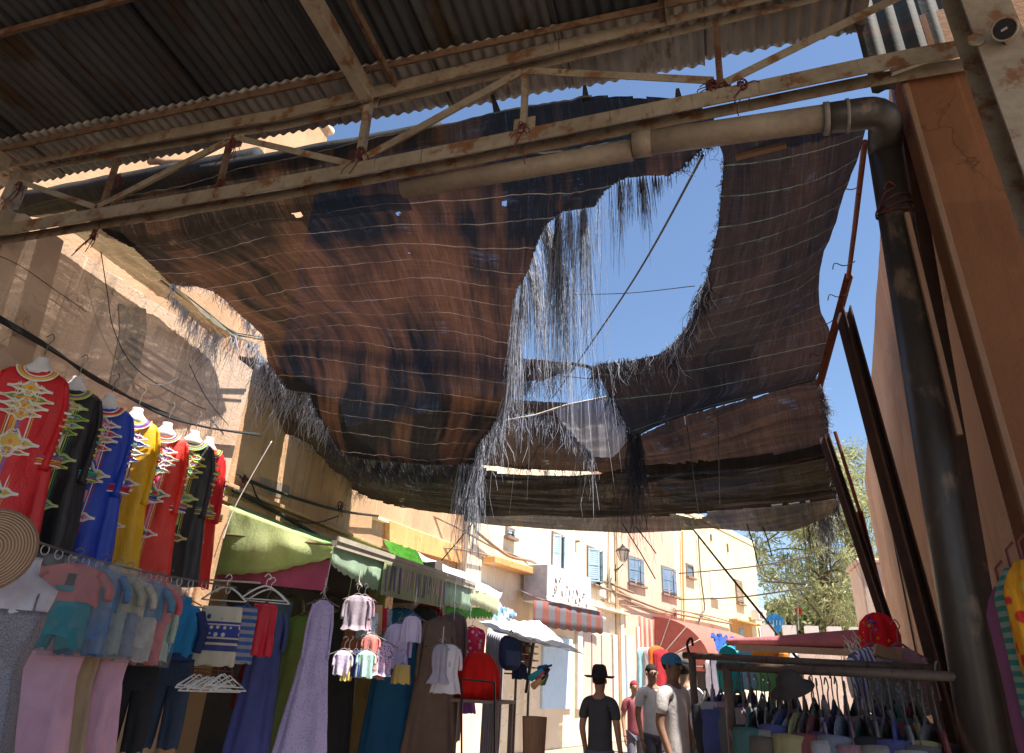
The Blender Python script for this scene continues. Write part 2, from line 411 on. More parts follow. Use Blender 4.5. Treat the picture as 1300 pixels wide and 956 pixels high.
# cement patch up the near wall
mb = MB(); a = [(150, 385), (185, 392), (186, 420), (176, 470), (160, 500), (138, 490), (146, 450), (152, 420)]
mb.slab([P(x, y, x=XL+.004) for x, y in a], (.004, 0, 0)); mb.build('cement_patch', M('grey_cement', (.22, .18, .15), (.30, .235, .18), 7, .95, bump=.5, c3=(.36, .27, .19), p3=.55), bl)
wallbox(XS-.35, XS, 6.15, 15.9, 2.98, 4.62, 'shop_wall', m_terra2, bl)
mb = MB(); mb.box((XS+.02, 11, 3.16), (.05, 9.6, .09)); mb.box((XS+.04, 11, 3.30), (.10, 9.6, .05)); mb.build('ledge', m_terra2, bl, bevel=.01)
mb = MB(); a = [(330, 605), (368, 617), (366, 634), (345, 630), (330, 622)]
mb.slab([P(x, y, x=XS+.003) for x, y in a], (.004, 0, 0)); mb.build('cement_patch', MATS['grey_cement'], bl)
# shop recess
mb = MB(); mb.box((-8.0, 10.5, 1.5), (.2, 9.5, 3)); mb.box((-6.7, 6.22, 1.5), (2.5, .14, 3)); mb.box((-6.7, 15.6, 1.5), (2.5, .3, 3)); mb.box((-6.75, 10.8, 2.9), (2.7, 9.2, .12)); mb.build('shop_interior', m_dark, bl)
mb = MB(); mb.box((-5.2, 6.14, 1.48), (.5, .22, 2.96)); mb.build('pilaster', m_terra2, bl, bevel=.015)
mb = MB(); mb.box((-5.55, 11.3, 1.45), (.34, .3, 2.9)); mb.build('pilaster', m_terra2, bl, bevel=.015)
# taller sunlit storey set back behind the wall
ub = thing('set_back_house', 'sunlit cream house rising behind the near wall, seen through gaps between roof and shade net', 'building', (-9, 6, 0))
ub['_org'] = (-9, 6, 0)
mb = MB(); mb.box((-8.2, 5.4, 5.4), (3.2, 6.6, 10.8)); mb.build('wall', m_terra2, ub, bevel=.02)
mb = MB(); mb.box((-8.2, 5.4, 10.86), (3.35, 6.75, .12)); mb.build('parapet', m_cream, ub, bevel=.02)

# ---------------------------------------------------------------- right building
RP, RD = (1.17, 2.95), (.14, .99)
def rw(t, z, off=0): # point on right wall: metres along it
    return Vector((RP[0]+RD[0]*t+.99*off, RP[1]+RD[1]*t-.14*off, z))
br = thing('side_building', 'tall terracotta plastered building along the right edge with no windows', 'building', (2, 5, 0)); br['_org'] = (2, 5, 0)
mb = MB(); sec = []
for i in range(61):
    t = .17+10.03*i/60; zt = 4.87+.03*noise.noise((t*1.3, 5, 0))+.015*noise.noise((t*7, 5, 0)); w = .012*noise.noise((t*.9, 0, 0))
    sec.append([rw(t, 0, w), rw(t, 2.2, -w), rw(t, 3.6, w), rw(t, zt-.03), rw(t, zt, .03), rw(t, zt, 2.2), rw(t, 0, 2.2)])
mb.loft(sec); mb.build('wall', m_right, br)
wb = thing('low_annex', 'narrow pale wall end standing beyond the right building in front of the trees', 'building', (3.5, 15, 0)); wb['_org'] = (3.5, 15, 0)
q = P(1090, 715, y=15); mb = MB(); mb.box((q.x+1.0, 15.6, (q.z)/2), (2.0, 1.2, q.z)); mb.build('wall', m_pale, wb, bevel=.03)
mb = MB(); mb.box((q.x+1.0, 15.6, q.z+.04), (2.1, 1.3, .08)); mb.build('coping', m_pale, wb, bevel=.02)
# pillar
pl = thing('brown_pillar', 'brown plastered pillar filling the right edge of the view, cream joint along its top', 'pillar', (1.7, 3.05, 0)); pl['_org'] = (1.7, 3.05, 0)
mb = MB(); mb.box((1.08+.7, 2.98, 2.15), (1.4, .16, 4.3)); mb.build('pillar_body', m_pillar, pl, bevel=.02)
mb = MB(); mb.bar(P(1130, 95, y=2.86), P(1226, 62, y=2.86), .05, .025); mb.build('mortar_joint', M('pale_mortar', (.5, .45, .38), (.4, .35, .3), 20, .95, bump=.8, bs=90), pl)
mb = MB(); mb.box((1.09, 2.905, 2.1), (.026, .03, 4.2)); mb.build('corner_bead', m_wood, pl, bevel=.004)
# batten between pipe and pillar
mb = MB(); mb.bar(P(1160, 270, y=2.97)-Vector((.03, 0, 0)), P(1229, 552, y=2.97)-Vector((.03, 0, 0)), .022, .02); tag(mb.build('wooden_batten', m_wood), 'thin light wooden batten running down beside the black drainpipe', 'batten')

# ---------------------------------------------------------------- corrugated roof
rf = thing('corrugated_roof', 'dark corrugated metal roof overhead with rusty purlins and wavy front edge', 'roof', (-2, 0, 4.9)); rf['_org'] = (-2, 0, 4.9)
def rz(y): return 4.9+(3.15-y)*.05
xs0 = -5.6; k = 0
while xs0 < 1.0:
    x1 = min(xs0+.82, 1.02)
    for part in range(3):
        ya, yb = ((1.35, 2.86), (-4.5, 1.5), (2.72, 3.16))[part]
        mb = MB(); rows = []
        dz = .008*(k % 2)+(0, .02, -.014)[part]; nx = int((x1-xs0)/.0127)
        nyy = 14
        jit = random.uniform(-.02, .03)
        for j in range(nyy+1):
            y = ya+(yb+(jit if part == 2 else 0)-ya)*j/nyy
            rows.append([Vector((xs0+(x1-xs0+(-.006 if k in () else .03))*i/nx, y, rz(y)+dz+.012*math.sin(i/6*2*math.pi)+.006*noise.noise((xs0+i*.02, y*1.5, k)))) for i in range(nx+1)])
        mb.grid(rows); mb.build('roof_sheet', m_roof_lit if part == 2 else (m_roof3 if k % 4 == 1 else m_roof), rf, smooth=True, solid=.0015)
    xs0 = x1; k += 1
for (yy, n) in ((2.78, 0), (1.98, 1), (.9, 2), (-.4, 3), (-1.8, 4)):
    mb = MB(); mb.angle((-5.55, yy+.03, rz(yy)-.045), (1.05, yy-.08, rz(yy)-.045), .05); mb.build('purlin', m_rust_steel, rf)
for (xa, xb) in ((1.03, 2.1), (2.05, 3.3)):  # added sheets past the roof end, put here to keep sun off the pillar
    mb = MB(); mb.grid([[Vector((lerp(xa, xb, i/84), y, rz(y)+.03+.012*math.sin(i/6*2*math.pi))) for i in range(85)] for y in (-4.5, -2, 0, 1.5, 2.86)]); mb.build('roof_sheet', m_roof, rf, smooth=True, solid=.0015)
mb = MB(); mb.bar((-1.95, -4.4, 5.02), (-1.93, 2.86, 4.78), .085, .11); mb.build('rafter', m_cream_steel, rf, bevel=.006)
mb = MB(); mb.angle((-1.72, -4.4, 5.1), (-1.76, 2.86, 4.83), .05); mb.build('brace_bar', m_rust_steel, rf)
mb = MB(); mb.bar((-5.0, -4.4, 5.02), (-4.98, 2.86, 4.78), .085, .11); mb.build('rafter', m_cream_steel, rf, bevel=.006)
mb = MB(); mb.bar((1.10, -4.4, 5.02), (1.12, 2.5, 4.80), .085, .11); mb.build('rafter', m_cream_steel, rf, bevel=.006)
mb = MB(); mb.angle((-.05, -4.4, 5.12), (-.05, 2.8, 4.84), .04); mb.build('brace_bar', m_rust_steel, rf)

# ---------------------------------------------------------------- truss
TP = ((-5.0, 3.0), (6.4, -.20))
def T(px, py, off=0):
    v = P(px, py, pl=TP); return v+Vector((0, off, 0))
tr = thing('roof_truss', 'cream painted rusty steel truss spanning the whole lane under the roof edge', 'truss', (-2, 2.9, 4.3)); tr['_org'] = (-2, 2.9, 4.3)
mb = MB(); c = curve([T(-60, 309), T(0, 298), T(400, 231), T(850, 143), T(1120, 88), T(1245, 66)], 40)
for a, b in zip(c[:-1], c[1:]): mb.angle(a, b+(b-a)*.02, .10, .009)
for a, b in zip(c[:-1], c[1:]): mb.bar(a+Vector((0, .05, -.012)), b+Vector((0, .05, -.012))+(b-a)*.02, .008, .075)
mb.build('bottom_chord', m_cream_steel, tr)
mb = MB(); c = curve([T(-60, 224), T(17, 212), T(300, 161), T(400, 142), T(850, 32), T(1000, -5), T(1180, -50)], 40)
for a, b in zip(c[:-1], c[1:]): mb.angle(a, b+(b-a)*.02, .095, .009)
for a, b in zip(c[:-1], c[1:]): mb.bar(a+Vector((0, .045, -.01)), b+Vector((0, .045, -.01))+(b-a)*.02, .008, .07)
mb.build('top_chord', m_cream_steel, tr)
for nm, a, b, w, m in (('brace', (25, 232), (125, 266), .042, m_cream_steel), ('brace', (128, 266), (297, 180), .05, m_cream_steel), ('hanger_bar', (151, 203), (133, 258), .032, m_rust_steel),
                    ('hanger_bar', (295, 172), (280, 238), .032, m_rust_steel), ('brace', (300, 178), (448, 212), .045, m_cream_steel), ('hanger_bar', (470, 128), (458, 205), .045, m_cream_steel),
                    ('brace', (464, 206), (664, 96), .055, m_cream_steel), ('hanger_bar', (668, 92), (665, 165), .035, m_cream_steel), ('brace', (672, 95), (905, 108), .05, m_cream_steel),
                    ('hanger_bar', (908, 28), (915, 114), .035, m_rust_steel), ('brace', (922, 110), (1165, -10), .05, m_cream_steel), ('gusset_bar', (205, -2), (478, 130), .0, None)):
    if m is None: continue
    mb = MB(); mb.angle(T(*a, -.01), T(*b, -.01), w, .006); mb.build(nm, m, tr)
for x, y in ((297, 178), (128, 264), (468, 128), (665, 158), (912, 110), (460, 208)):
    q = T(x, y, .01); mb = MB(); mb.box(q, (.13, .008, .12)); mb.build('gusset_plate', m_cream_steel, tr, bevel=.003)

def tangle(name, spots, label, cat, group=None, k_=.62):
    """a knot of twine or wire: loops wound round a bar"""
    res = []
    for i, (c, r, lab) in enumerate(spots):
        r *= k_
        mb = MB(); rnd = random.Random(i*7+len(name))
        for k in range(5):
            pts = []; ph = rnd.uniform(0, 6.28); tl = rnd.uniform(.3, 1)
            for j in range(16):
                t = j/15*2*math.pi*(1.3)
                pts.append(Vector(c)+Vector((r*.6*math.cos(t+ph)*tl+rnd.uniform(-.006, .006), r*.45*math.sin(t*1.1+k)*tl, r*.8*math.sin(t+ph))))
            mb.tube(pts, .003, 5)
        for k in range(8):
            d = Vector((rnd.uniform(-1, 1), rnd.uniform(-.5, .5), rnd.uniform(-1.9, .5)))*r*1.7
            mb.tube(curve([Vector(c), Vector(c)+d*.5+Vector((.01, 0, .01)), Vector(c)+d, Vector(c)+d*1.2+Vector((rnd.uniform(-.02, .02), 0, -.02))], 8), .003, 5)
        res.append(tag(mb.build(name, m_redtie), lab, cat, group))
    return res
tangle('twine_knot', [(T(300, 186, -.04), .07, 'reddish twine knot where the left truss braces meet the top chord'),
                      (T(155, 232, -.04), .06, 'reddish twine wound round the short hanger at the left end of the truss'),
                      (T(283, 236, -.03), .05, 'dark twine knot at the foot of the second left hanger'),
                      (T(462, 200, -.04), .08, 'twine knot binding bars just below the big rafter joint'),
                      (T(665, 170, -.04), .09, 'thick pale rope knot hanging at the middle of the bottom chord'),
                      (T(905, 118, -.04), .08, 'tangle of dark twine left of the right hanger bar'),
                      (T(942, 118, -.05), .07, 'red twine tied round the bottom chord and the beige pipe'),
                      (T(122, 300, -.02), .08, 'twine loop dangling below the left end of the bottom chord'),
                      (T(30, 240, -.03), .07, 'frayed red twine at the leftmost post head')], '', 'twine', 'twine knots on the truss')

# posts
q = T(20, 232); mb = MB(); mb.box((q.x, q.y+.02, 2.42), (.10, .10, 4.84)); tag(mb.build('steel_post', m_cream_steel, bevel=.006), 'cream steel post under the far left end of the truss', 'post')
hp = thing('steel_column', 'wide cream H section steel column with rust spots at the upper right corner', 'column', (1.27, 2.45, 0)); hp['_org'] = (1.27, 2.45, 0)
mb = MB(); mb.box((1.27, 2.38, 2.6), (.17, .010, 5.2)); mb.box((1.27, 2.53, 2.6), (.17, .010, 5.2)); mb.box((1.27, 2.455, 2.6), (.008, .14, 5.2)); mb.build('column_body', m_cream_steel, hp)
q = P(1238, 52, y=2.37); mb = MB(); mb.lathe([(0, 0), (.03, 0), (.033, .006), (.03, .012), (0, .014)], 18, q, ax=Matrix.Rotation(math.pi/2, 3, 'X')); mb.build('bolt_cap', m_cream_steel, hp)
lamp = thing('round_spotlight', 'small round black lens fixed to the cream column at the upper right', 'spotlight', tuple(P(1275, 37, y=2.28))); lamp['_org'] = tuple(P(1275, 37, y=2.28))
q = P(1275, 37, y=2.28); ax = ((q-CAM).normalized()+Vector((.25, .1, .25))).to_track_quat('Z', 'Y').to_matrix()
mb = MB(); mb.lathe([(0, .09), (.030, .09), (.044, .05), (.046, 0), (.040, -.004), (.038, .004), (0, .004)], 28, q, ax=ax); mb.build('housing', m_cream_steel, lamp, smooth=True)
mb = MB(); mb.lathe([(0, -.002), (.036, -.002), (.037, .006), (0, .006)], 28, q, ax=ax); mb.build('lens', m_blackpl, lamp)
mb = MB(); mb.box(q+ax @ Vector((0, 0, -.003)), (.022, .009, .002), R=ax); mb.build('lens_mark', M('grey_mark', (.3, .3, .3)), lamp)
mb = MB(); mb.bar(q+Vector((.0, .02, .01)), (1.29, 2.37, q.z+.02), .02, .02); mb.build('bracket', m_cream_steel, lamp)

# weathered panels above the right wall
for i, (x0, x1, yy, lab) in enumerate(((1.0, 1.62, 3.095, 'weathered green and rust metal panel above the bottom chord at the right, nearer the sky'), (1.6, 3.2, 3.085, 'weathered green and rust metal panel behind the cream column'))):
    mb = MB(); rows = []
    for j in range(12):
        rows.append([Vector((lerp(x0, x1, t/20), yy+.012*math.sin(t*1.9)+.008*noise.noise((t, j, 0)), lerp(4.34 if i else 4.36, 6.0, j/11))) for t in range(21)])
    mb.grid(rows); tag(mb.build('metal_panel', m_panel, solid=.003, smooth=True), lab, 'panel', 'weathered panels above the right wall')

# ---------------------------------------------------------------- drainpipe
dp = thing('drainpipe', 'thick drainpipe, beige along the truss, turning down black beside the right wall', 'drainpipe', (1, 3.2, 0)); dp['_org'] = (1, 3.2, 0)
a, b = T(500, 222, .14), T(800, 175, .10); c, d = T(802, 171, .08), T(1062, 137, .06)
mb = MB(); mb.tube([a, b], .058, 20); mb.build('far_pipe_length', m_pipe_beige, dp, smooth=True)
mb = MB(); mb.tube([c, c.lerp(d, .999)], .068, 24); mb.tube([c, c.lerp(d, .10)], .074, 24); mb.build('near_pipe_length', m_pipe_beige, dp, smooth=True)
e0 = T(1050, 140, .06); e1 = P(1112, 128, y=e0.y); D0 = P(1122, 185, y=3.06); D1 = P(1252, 960, y=3.1)
dn = (D1-D0).normalized(); D1 = D0+dn*(D0.z/-dn.z)
hz = (d-c).normalized(); corner = e0+hz*((D0-e0).dot(hz))
mb = MB(); pts = [e0, e0.lerp(corner, .45)]
for k in range(7):
    t = k/6; pts.append(e0.lerp(corner, .62)*(1-t)**2 + corner*2*t*(1-t) + (corner+(D0-corner).normalized()*.12)*t*t)
pts.append(D0+dn*.04); mb.tube(pts, .078, 24); mb.build('elbow', m_pipe_black, dp, smooth=True)
mb = MB(); mb.tube([e0-hz*.01, e0+hz*.015], .083, 24); mb.tube([e0+hz*.09, e0+hz*.105], .084, 24); mb.build('collar', M('grey_collar', (.20, .18, .16), (.15, .13, .12), 6, .5), dp, smooth=True)
mb = MB(); mb.tube([D0, D0.lerp(D1, .5), D1], .075, 24); mb.build('down_pipe', m_pipe_black, dp, smooth=True)
q = D0.lerp(D1, (D0.z-3.55)/D0.z); 
mb = MB()
for k in range(3):
    mb.tube([q+Vector((.082*math.cos(t), .082*math.sin(t), .02*k+.03*math.sin(t+k))) for t in [x*2*math.pi/20 for x in range(21)]], .004, 5)
mb.tube(curve([q+Vector((-.08, -.02, 0)), q+Vector((-.06, -.1, .05)), q+Vector((-.0, -.09, .09)), q+Vector((-.03, -.1, .12)), q+Vector((-.05, -.09, .08))], 12), .004, 5)
mb.build('tie_wire', m_redtie, dp)
# narrow brown conduit behind the pipe
mb = MB(); q0, q1 = P(1139, 100, y=3.22), P(1270, 900, y=3.2)
mb.bar(q0, q1+(q1-q0)*.2, .05, .06); tag(mb.build('brown_conduit', m_brownbeam), 'dark brown conduit squeezed between the black drainpipe and the pillar', 'conduit')

# ---------------------------------------------------------------- poles on the right
rp = thing('crooked_net_pole', 'crooked rust red pole holding the right edge of the shade net', 'pole', tuple(rw(3, 3.5, -.1))); rp['_org'] = tuple(rw(3, 3.5, -.1))
def RW(px, py, off=-.06): # near the right wall
    return P(px, py, pl=((RP[0]+off, RP[1]), RD))
seg = [P(1098, 180, y=3.5), P(1085, 290, y=4.5), P(1077, 352, y=5.2), P(1040, 490, y=6.4)]
mb = MB(); mb.tube(seg[:3], .018, 8); mb.build('upper_pole', m_redrust, rp)
mb = MB(); mb.angle(seg[2]+(seg[2]-seg[3])*.02, seg[3], .05, .006); mb.build('lower_pole', m_redrust, rp)
for k, (x, y) in enumerate(((1089, 238), (1080, 335), (1072, 375), (1052, 410), (1046, 450))):
    y3 = lerp(4, 6, k/4); q = P(x, y, y=y3); mb = MB(); mb.tube(curve([q+Vector((.03, 0, .02)), q, q+Vector((-.05, 0, -.01)), q+Vector((-.10, 0, .02)), q+Vector((-.12, 0, -.03))], 10), .004, 5); mb.build('tie', m_cable, rp)
def rbeam(pts, y0, y1, w, label, name='leaning_beam', m=None):
    a = P(*pts[0], y=y0); b = P(*pts[1], y=y1); d = (b-a).normalized(); b = a+d*(a.z/-d.z)
    mb = MB(); mb.angle(a, b, w, .01, up=(0, 1, 0)); mb.bar(a, b, .006, w*.8, up=(0, 1, 0))
    return tag(mb.build(name, m or m_brownbeam), label, 'beam', 'brown steel beams leaning by the right wall')
rbeam(((1070, 393), (1190, 840)), 5.15, 4.95, .105, 'long dark brown steel beam leaning up against the sky beside the right wall')
rbeam(((1046, 553), (1136, 822)), 7.4, 7.2, .095, 'shorter dark brown beam standing left of the long one in front of the trees')
rbeam(((1088, 650), (1118, 770)), 7.6, 7.6, .09, 'rust red upright partly hidden behind the shorter beam', m=m_redrust)
mb = MB(); mb.tube([P(1060, 548, y=7.5), P(1092, 652, y=7.6)], .018, 8); tag(mb.build('rusty_strut', m_redrust), 'thin rust red strut at the lower right corner of the net', 'strut')
mb = MB(); q0, q1 = RW(1132, 672, -.02), RW(1164, 835, -.02); mb.bar(q0, q1, .02, .06); tag(mb.build('wall_batten', m_brownbeam), 'narrow dark strip fixed low on the right wall', 'batten')
q0, q1 = P(934, 200, y=3.15), P(998, 184, y=3.1); mb = MB(); mb.bar(q0, q1, .035, .02); tag(mb.build('wooden_stick', m_wood), 'short wooden stick knotted to the shade net below the beige pipe', 'stick')
# ---------------------------------------------------------------- shade nets
m_net = net_mat('net_black_brown', (.007, .008, .012), (.105, .060, .041), (.42, .45, .47), alpha=.032, brownlo=.44, brownhi=.60, tr=.2, ushade=3.4)
m_net2 = net_mat('net_brown', (.011, .010, .012), (.046, .034, .031), (.22, .46, .44), alpha=.022, tr=.18, brownlo=.35, brownhi=.6, seam_step=.24)
m_net3 = net_mat('net_wrinkled', (.016, .013, .012), (.085, .061, .052), (.07, .07, .06), alpha=.015, brownlo=.3, brownhi=.65, seam_step=.9, tr=.2)
m_net4 = net_mat('net_olive', (.014, .013, .011), (.040, .034, .028), (.08, .08, .07), alpha=.02, tr=.15, brownlo=.35, brownhi=.7, seam_step=.3)
m_net5 = net_mat('net_dark', (.02, .021, .024), (.06, .055, .052), (.08, .08, .08), alpha=.04, seam_step=1)
m_thr_d = M('dark_thread', (.035, .036, .05), (.02, .02, .028), 30, .7, bump=0)
m_thr_p = cloth('pale_thread', (.62, .65, .78), transl=.5)
m_thr_b = M('brown_thread', (.10, .065, .05), (.06, .045, .04), 30, .7, bump=0)

class Net:
    def __init__(s, rows, nu, nv, wr=.03, wf=(2.2, .7), gather=.012, seed=0, ridge=0):
        s.nu, s.nv = nu, nv
        cols = [[catmull(r, i/nu) for i in range(nu+1)] for r in rows]
        s.G = [[catmull([c[i] for c in cols], j/nv) for i in range(nu+1)] for j in range(nv+1)]
        # uv in metres
        wid = max((s.G[nv//2][i+1]-s.G[nv//2][i]).length*nu for i in range(0, nu, max(1, nu//8))) if nu else 1
        wid = sum((s.G[nv//2][i+1]-s.G[nv//2][i]).length for i in range(nu))
        acc = [0]
        for j in range(nv): acc.append(acc[-1]+(s.G[j+1][nu//2]-s.G[j][nu//2]).length)
        s.UV = [[(wid*i/nu, acc[j]) for i in range(nu+1)] for j in range(nv+1)]
        for j in range(nv+1):
            for i in range(nu+1):
                u, v = s.UV[j][i]
                d = wr*noise.noise((u*wf[0], v*wf[1], seed)) + wr*.5*noise.noise((u*wf[0]*.6+5, v*wf[1]*3, seed+3)) + gather*noise.noise((u*14, v*1.2, seed+9)) + gather*.7*noise.noise((u*1.5, v*16, seed+19))
                if ridge:
                    a = v*6.5+u*.35+1.6*noise.noise((u*.35, v*.6, seed+5)); d += ridge*(abs(2*(a-math.floor(a+.5)))-.5)*(.4+.9*abs(noise.noise((u*.6, v*2, seed+6)))) + ridge*.6*(1-2*abs(noise.noise((u*.45, v*13, seed+8))))
                s.G[j][i] = s.G[j][i]+Vector((0, 0, d))
        s.px = [[proj(p) for p in r] for r in s.G]
        s.bk = {}
        for j in range(nv+1):
            for i in range(nu+1):
                x, y = s.px[j][i]; s.bk.setdefault((int(x//16), int(y//16)), []).append((x, y, s.G[j][i]))
    def near(s, x, y):
        best = None; bd = 1e9
        for a in (-1, 0, 1):
            for b in (-1, 0, 1):
                for X, Y, p in s.bk.get((int(x//16)+a, int(y//16)+b), ()):
                    d = (X-x)**2+(Y-y)**2
                    if d < bd: bd = d; best = p
        return best
    def make(s, name, mat, label, cat='shade net', poly=None, holes=(), group='shade nets over the lane', thick=.002, parent=None):
        mb = MB()
        def keep(i, j):
            x = (s.px[i][j][0]+s.px[i+1][j+1][0])/2; y = (s.px[i][j][1]+s.px[i+1][j+1][1])/2
            if poly and not inpoly(x, y, poly): return False
            return not any(inpoly(x, y, h) for h in holes)
        mb.grid(s.G, uv=s.UV, keep=keep)
        used = sorted({k for f in mb.f for k in f}); idx = {k: n for n, k in enumerate(used)}
        mb.v = [mb.v[k] for k in used]; mb.f = [tuple(idx[k] for k in f) for f in mb.f]; mb.uv = {idx[k]: mb.uv[k] for k in used}
        o = mb.build(name, mat, parent, smooth=True)
        if parent is None: tag(o, label, cat, group)
        return o
def strand(mb, p, L, d0, r=.0016, mi=0, n=5, wav=.02):
    pts = [p]; d = Vector(d0).normalized()
    for k in range(n):
        d = (d*(1-.35)+Vector((0, 0, -1))*.35+Vector((random.gauss(0, wav*3), random.gauss(0, wav*3), random.gauss(0, wav)))).normalized()
        pts.append(pts[-1]+d*L/n)
    mb.tube(pts, [r]*(n)+[r*.5], 3, mi, caps=False)
def fringe(netobj, src, edge, n, L, mats, prob=(.6,), d0=(0, 0, -1), clump=.35, r=.0016, wav=.05, back=.02, name='fringe'):
    n = int(n*.72); clump = min(.8, clump+.15)
    """edge: pixel polyline along the torn rim, sampled onto the cloth; L: (start, end) lengths"""
    mb = MB(); seglen = [math.dist(edge[i], edge[i+1]) for i in range(len(edge)-1)]; tot = sum(seglen)
    clumps = [random.random() for _ in range(max(3, int(tot/9)))]
    for k in range(n):
        t = random.random()
        if random.random() < clump: t = min(1, max(0, random.choice(clumps)+random.gauss(0, .006)))
        q = t*tot; i = 0
        while i < len(seglen)-1 and q > seglen[i]: q -= seglen[i]; i += 1
        f = q/seglen[i]; x = lerp(edge[i][0], edge[i+1][0], f)+random.gauss(0, 1.3); y = lerp(edge[i][1], edge[i+1][1], f)+random.gauss(0, 1.5)
        p = src.near(x, y)
        if p is None: continue
        if isinstance(L, (list, tuple)):
            u = t*(len(L)-1); a = min(int(u), len(L)-2); LL = lerp(L[a], L[a+1], u-a)
        else: LL = L
        LL *= random.choice((1, 1, 1, 1, 1.5))*random.uniform(.3, 1.15)*(.8+.8*noise.noise((t*22, 0, 4)))
        mi = 0; rr = random.random()
        for z in prob:
            if rr > z: mi += 1
        d = Vector(d0)+Vector((random.gauss(0, .12), random.gauss(0, .12), 0))
        strand(mb, p+Vector((0, 0, back*random.random())), LL, d, r*random.uniform(.7, 1.4), mi, wav=wav)
    return tag(mb.build(name, mats, netobj), kind='stuff')
def row(y, pts): return [P(a, b, y=y) for a, b in pts]
def rowz(zs, pts): return [P(a, b, z=z) for (a, b), z in zip(pts, zs)]

# --- big near net: from the roof edge out over the lane, torn along its right side
A = [row(3.14, [(60, 262), (200, 238), (300, 216), (450, 182), (632, 140), (745, 124), (930, 128)]),
     row(3.36, [(110, 300), (210, 296), (325, 267), (450, 251), (640, 231), (760, 222), (930, 205)]),
     row(3.60, [(140, 320), (235, 318), (340, 293), (472, 279), (640, 270), (760, 258), (930, 250)]),
     row(3.86, [(170, 342), (270, 338), (360, 318), (485, 307), (640, 309), (760, 300), (900, 295)]),
     row(4.12, [(205, 366), (300, 356), (385, 339), (500, 331), (640, 343), (750, 345), (880, 340)]),
     row(4.38, [(235, 388), (320, 378), (400, 362), (510, 356), (640, 368), (745, 370), (860, 370)]),
     row(4.66, [(270, 408), (345, 400), (420, 386), (520, 384), (640, 398), (740, 400), (850, 400)]),
     row(4.94, [(300, 424), (370, 418), (440, 408), (530, 412), (645, 426), (740, 430), (840, 432)]),
     row(5.25, [(315, 436), (385, 436), (460, 440), (540, 450), (645, 457), (740, 462), (830, 466)]),
     row(5.35, [(325, 452), (390, 456), (460, 466), (540, 478), (645, 484), (740, 486), (820, 486)]),
     row(5.60, [(338, 478), (400, 488), (460, 498), (545, 508), (640, 514), (730, 515), (800, 510)]),
     row(5.95, [(360, 508), (405, 522), (455, 532), (540, 545), (628, 550), (720, 545), (790, 540)]),
     row(6.25, [(385, 540), (415, 556), (460, 566), (535, 574), (612, 576), (700, 570), (780, 560)]),
     row(6.40, [(400, 560), (425, 575), (468, 585), (540, 592), (604, 590), (690, 584), (770, 575)])]
netA = Net(A, 300, 300, wr=.07, wf=(1.5, .6), gather=.012, seed=1)
polyA = [(60, 240), (200, 225), (450, 178), (632, 136), (745, 121), (880, 126), (905, 150), (915, 180), (893, 190), (874, 205), (862, 217), (850, 223), (822, 224), (795, 226), (782, 232), (768, 243), (755, 262), (738, 266), (716, 268), (704, 277), (696, 284), (686, 300), (678, 322), (672, 342), (664, 356), (656, 368), (652, 395), (655, 430), (650, 455), (690, 457), (722, 463), (712, 474), (690, 483), (655, 486), (650, 502), (636, 525), (622, 548), (611, 560), (606, 580), (602, 592), (588, 591), (545, 590), (470, 584), (440, 578), (428, 568), (415, 545), (400, 523), (392, 503), (380, 505), (366, 497), (352, 478), (340, 463), (338, 447), (334, 427), (318, 411), (302, 398), (286, 382), (270, 370), (250, 364), (232, 364), (215, 360), (196, 340), (170, 316), (140, 300)]
holes = [[(503, 269), (507, 268), (508, 272), (505, 275)], [(638, 255), (642, 254), (643, 261), (639, 263)], [(516, 320), (520, 321), (519, 325)], [(371, 271), (380, 269), (386, 274), (378, 277), (374, 274)]]
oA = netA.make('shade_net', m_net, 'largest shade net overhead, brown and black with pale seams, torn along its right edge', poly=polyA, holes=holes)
fringe(oA, netA, [(908, 172), (893, 190), (874, 205), (862, 217), (850, 223)], 170, .10, [m_thr_d], (), wav=.16)
fringe(oA, netA, [(850, 223), (822, 224), (795, 226), (782, 232), (768, 243), (755, 262)], 560, [.10, .26, .42, .6, .7, .75], [m_thr_d, m_thr_p], (.62,), clump=.72, wav=.012, r=.0010)
fringe(oA, netA, [(755, 262), (738, 266), (716, 268), (704, 277), (696, 284)], 620, [.8, 1.0, 1.25, 1.3, 1.0], [m_thr_d, m_thr_p], (.5,), clump=.72, wav=.010, r=.0010)
fringe(oA, netA, [(696, 284), (686, 300), (678, 322), (672, 342), (664, 356)], 620, [1.1, 1.2, 1.1, .9, .7], [m_thr_d, m_thr_p], (.45,), d0=(.45, -.1, -.9), clump=.72, wav=.010, r=.0010)
fringe(oA, netA, [(664, 356), (656, 368), (652, 395), (655, 430), (655, 455)], 900, [.7, .85, .8, .7, .5], [m_thr_d, m_thr_p], (.4,), d0=(.12, 0, -1), clump=.65, wav=.014, r=.0011)
fringe(oA, netA, [(650, 457), (690, 457), (722, 463), (700, 482), (655, 486)], 500, [.30, .25, .16, .3, .4], [m_thr_d, m_thr_p], (.6,), wav=.1)
fringe(oA, netA, [(650, 488), (636, 525), (622, 548), (611, 560)], 420, [.35, .45, .5, .45], [m_thr_d, m_thr_p], (.5,), wav=.06)
fringe(oA, netA, [(611, 562), (604, 590), (592, 591), (586, 590)], 520, [.45, .75, .8, .6], [m_thr_d, m_thr_p], (.45,), clump=.6, wav=.03)
fringe(oA, netA, [(215, 360), (250, 364), (270, 370), (286, 382), (302, 398), (334, 427)], 450, [.08, .10, .10, .1, .12, .2], [m_thr_p, m_thr_d], (.75,), wav=.1)
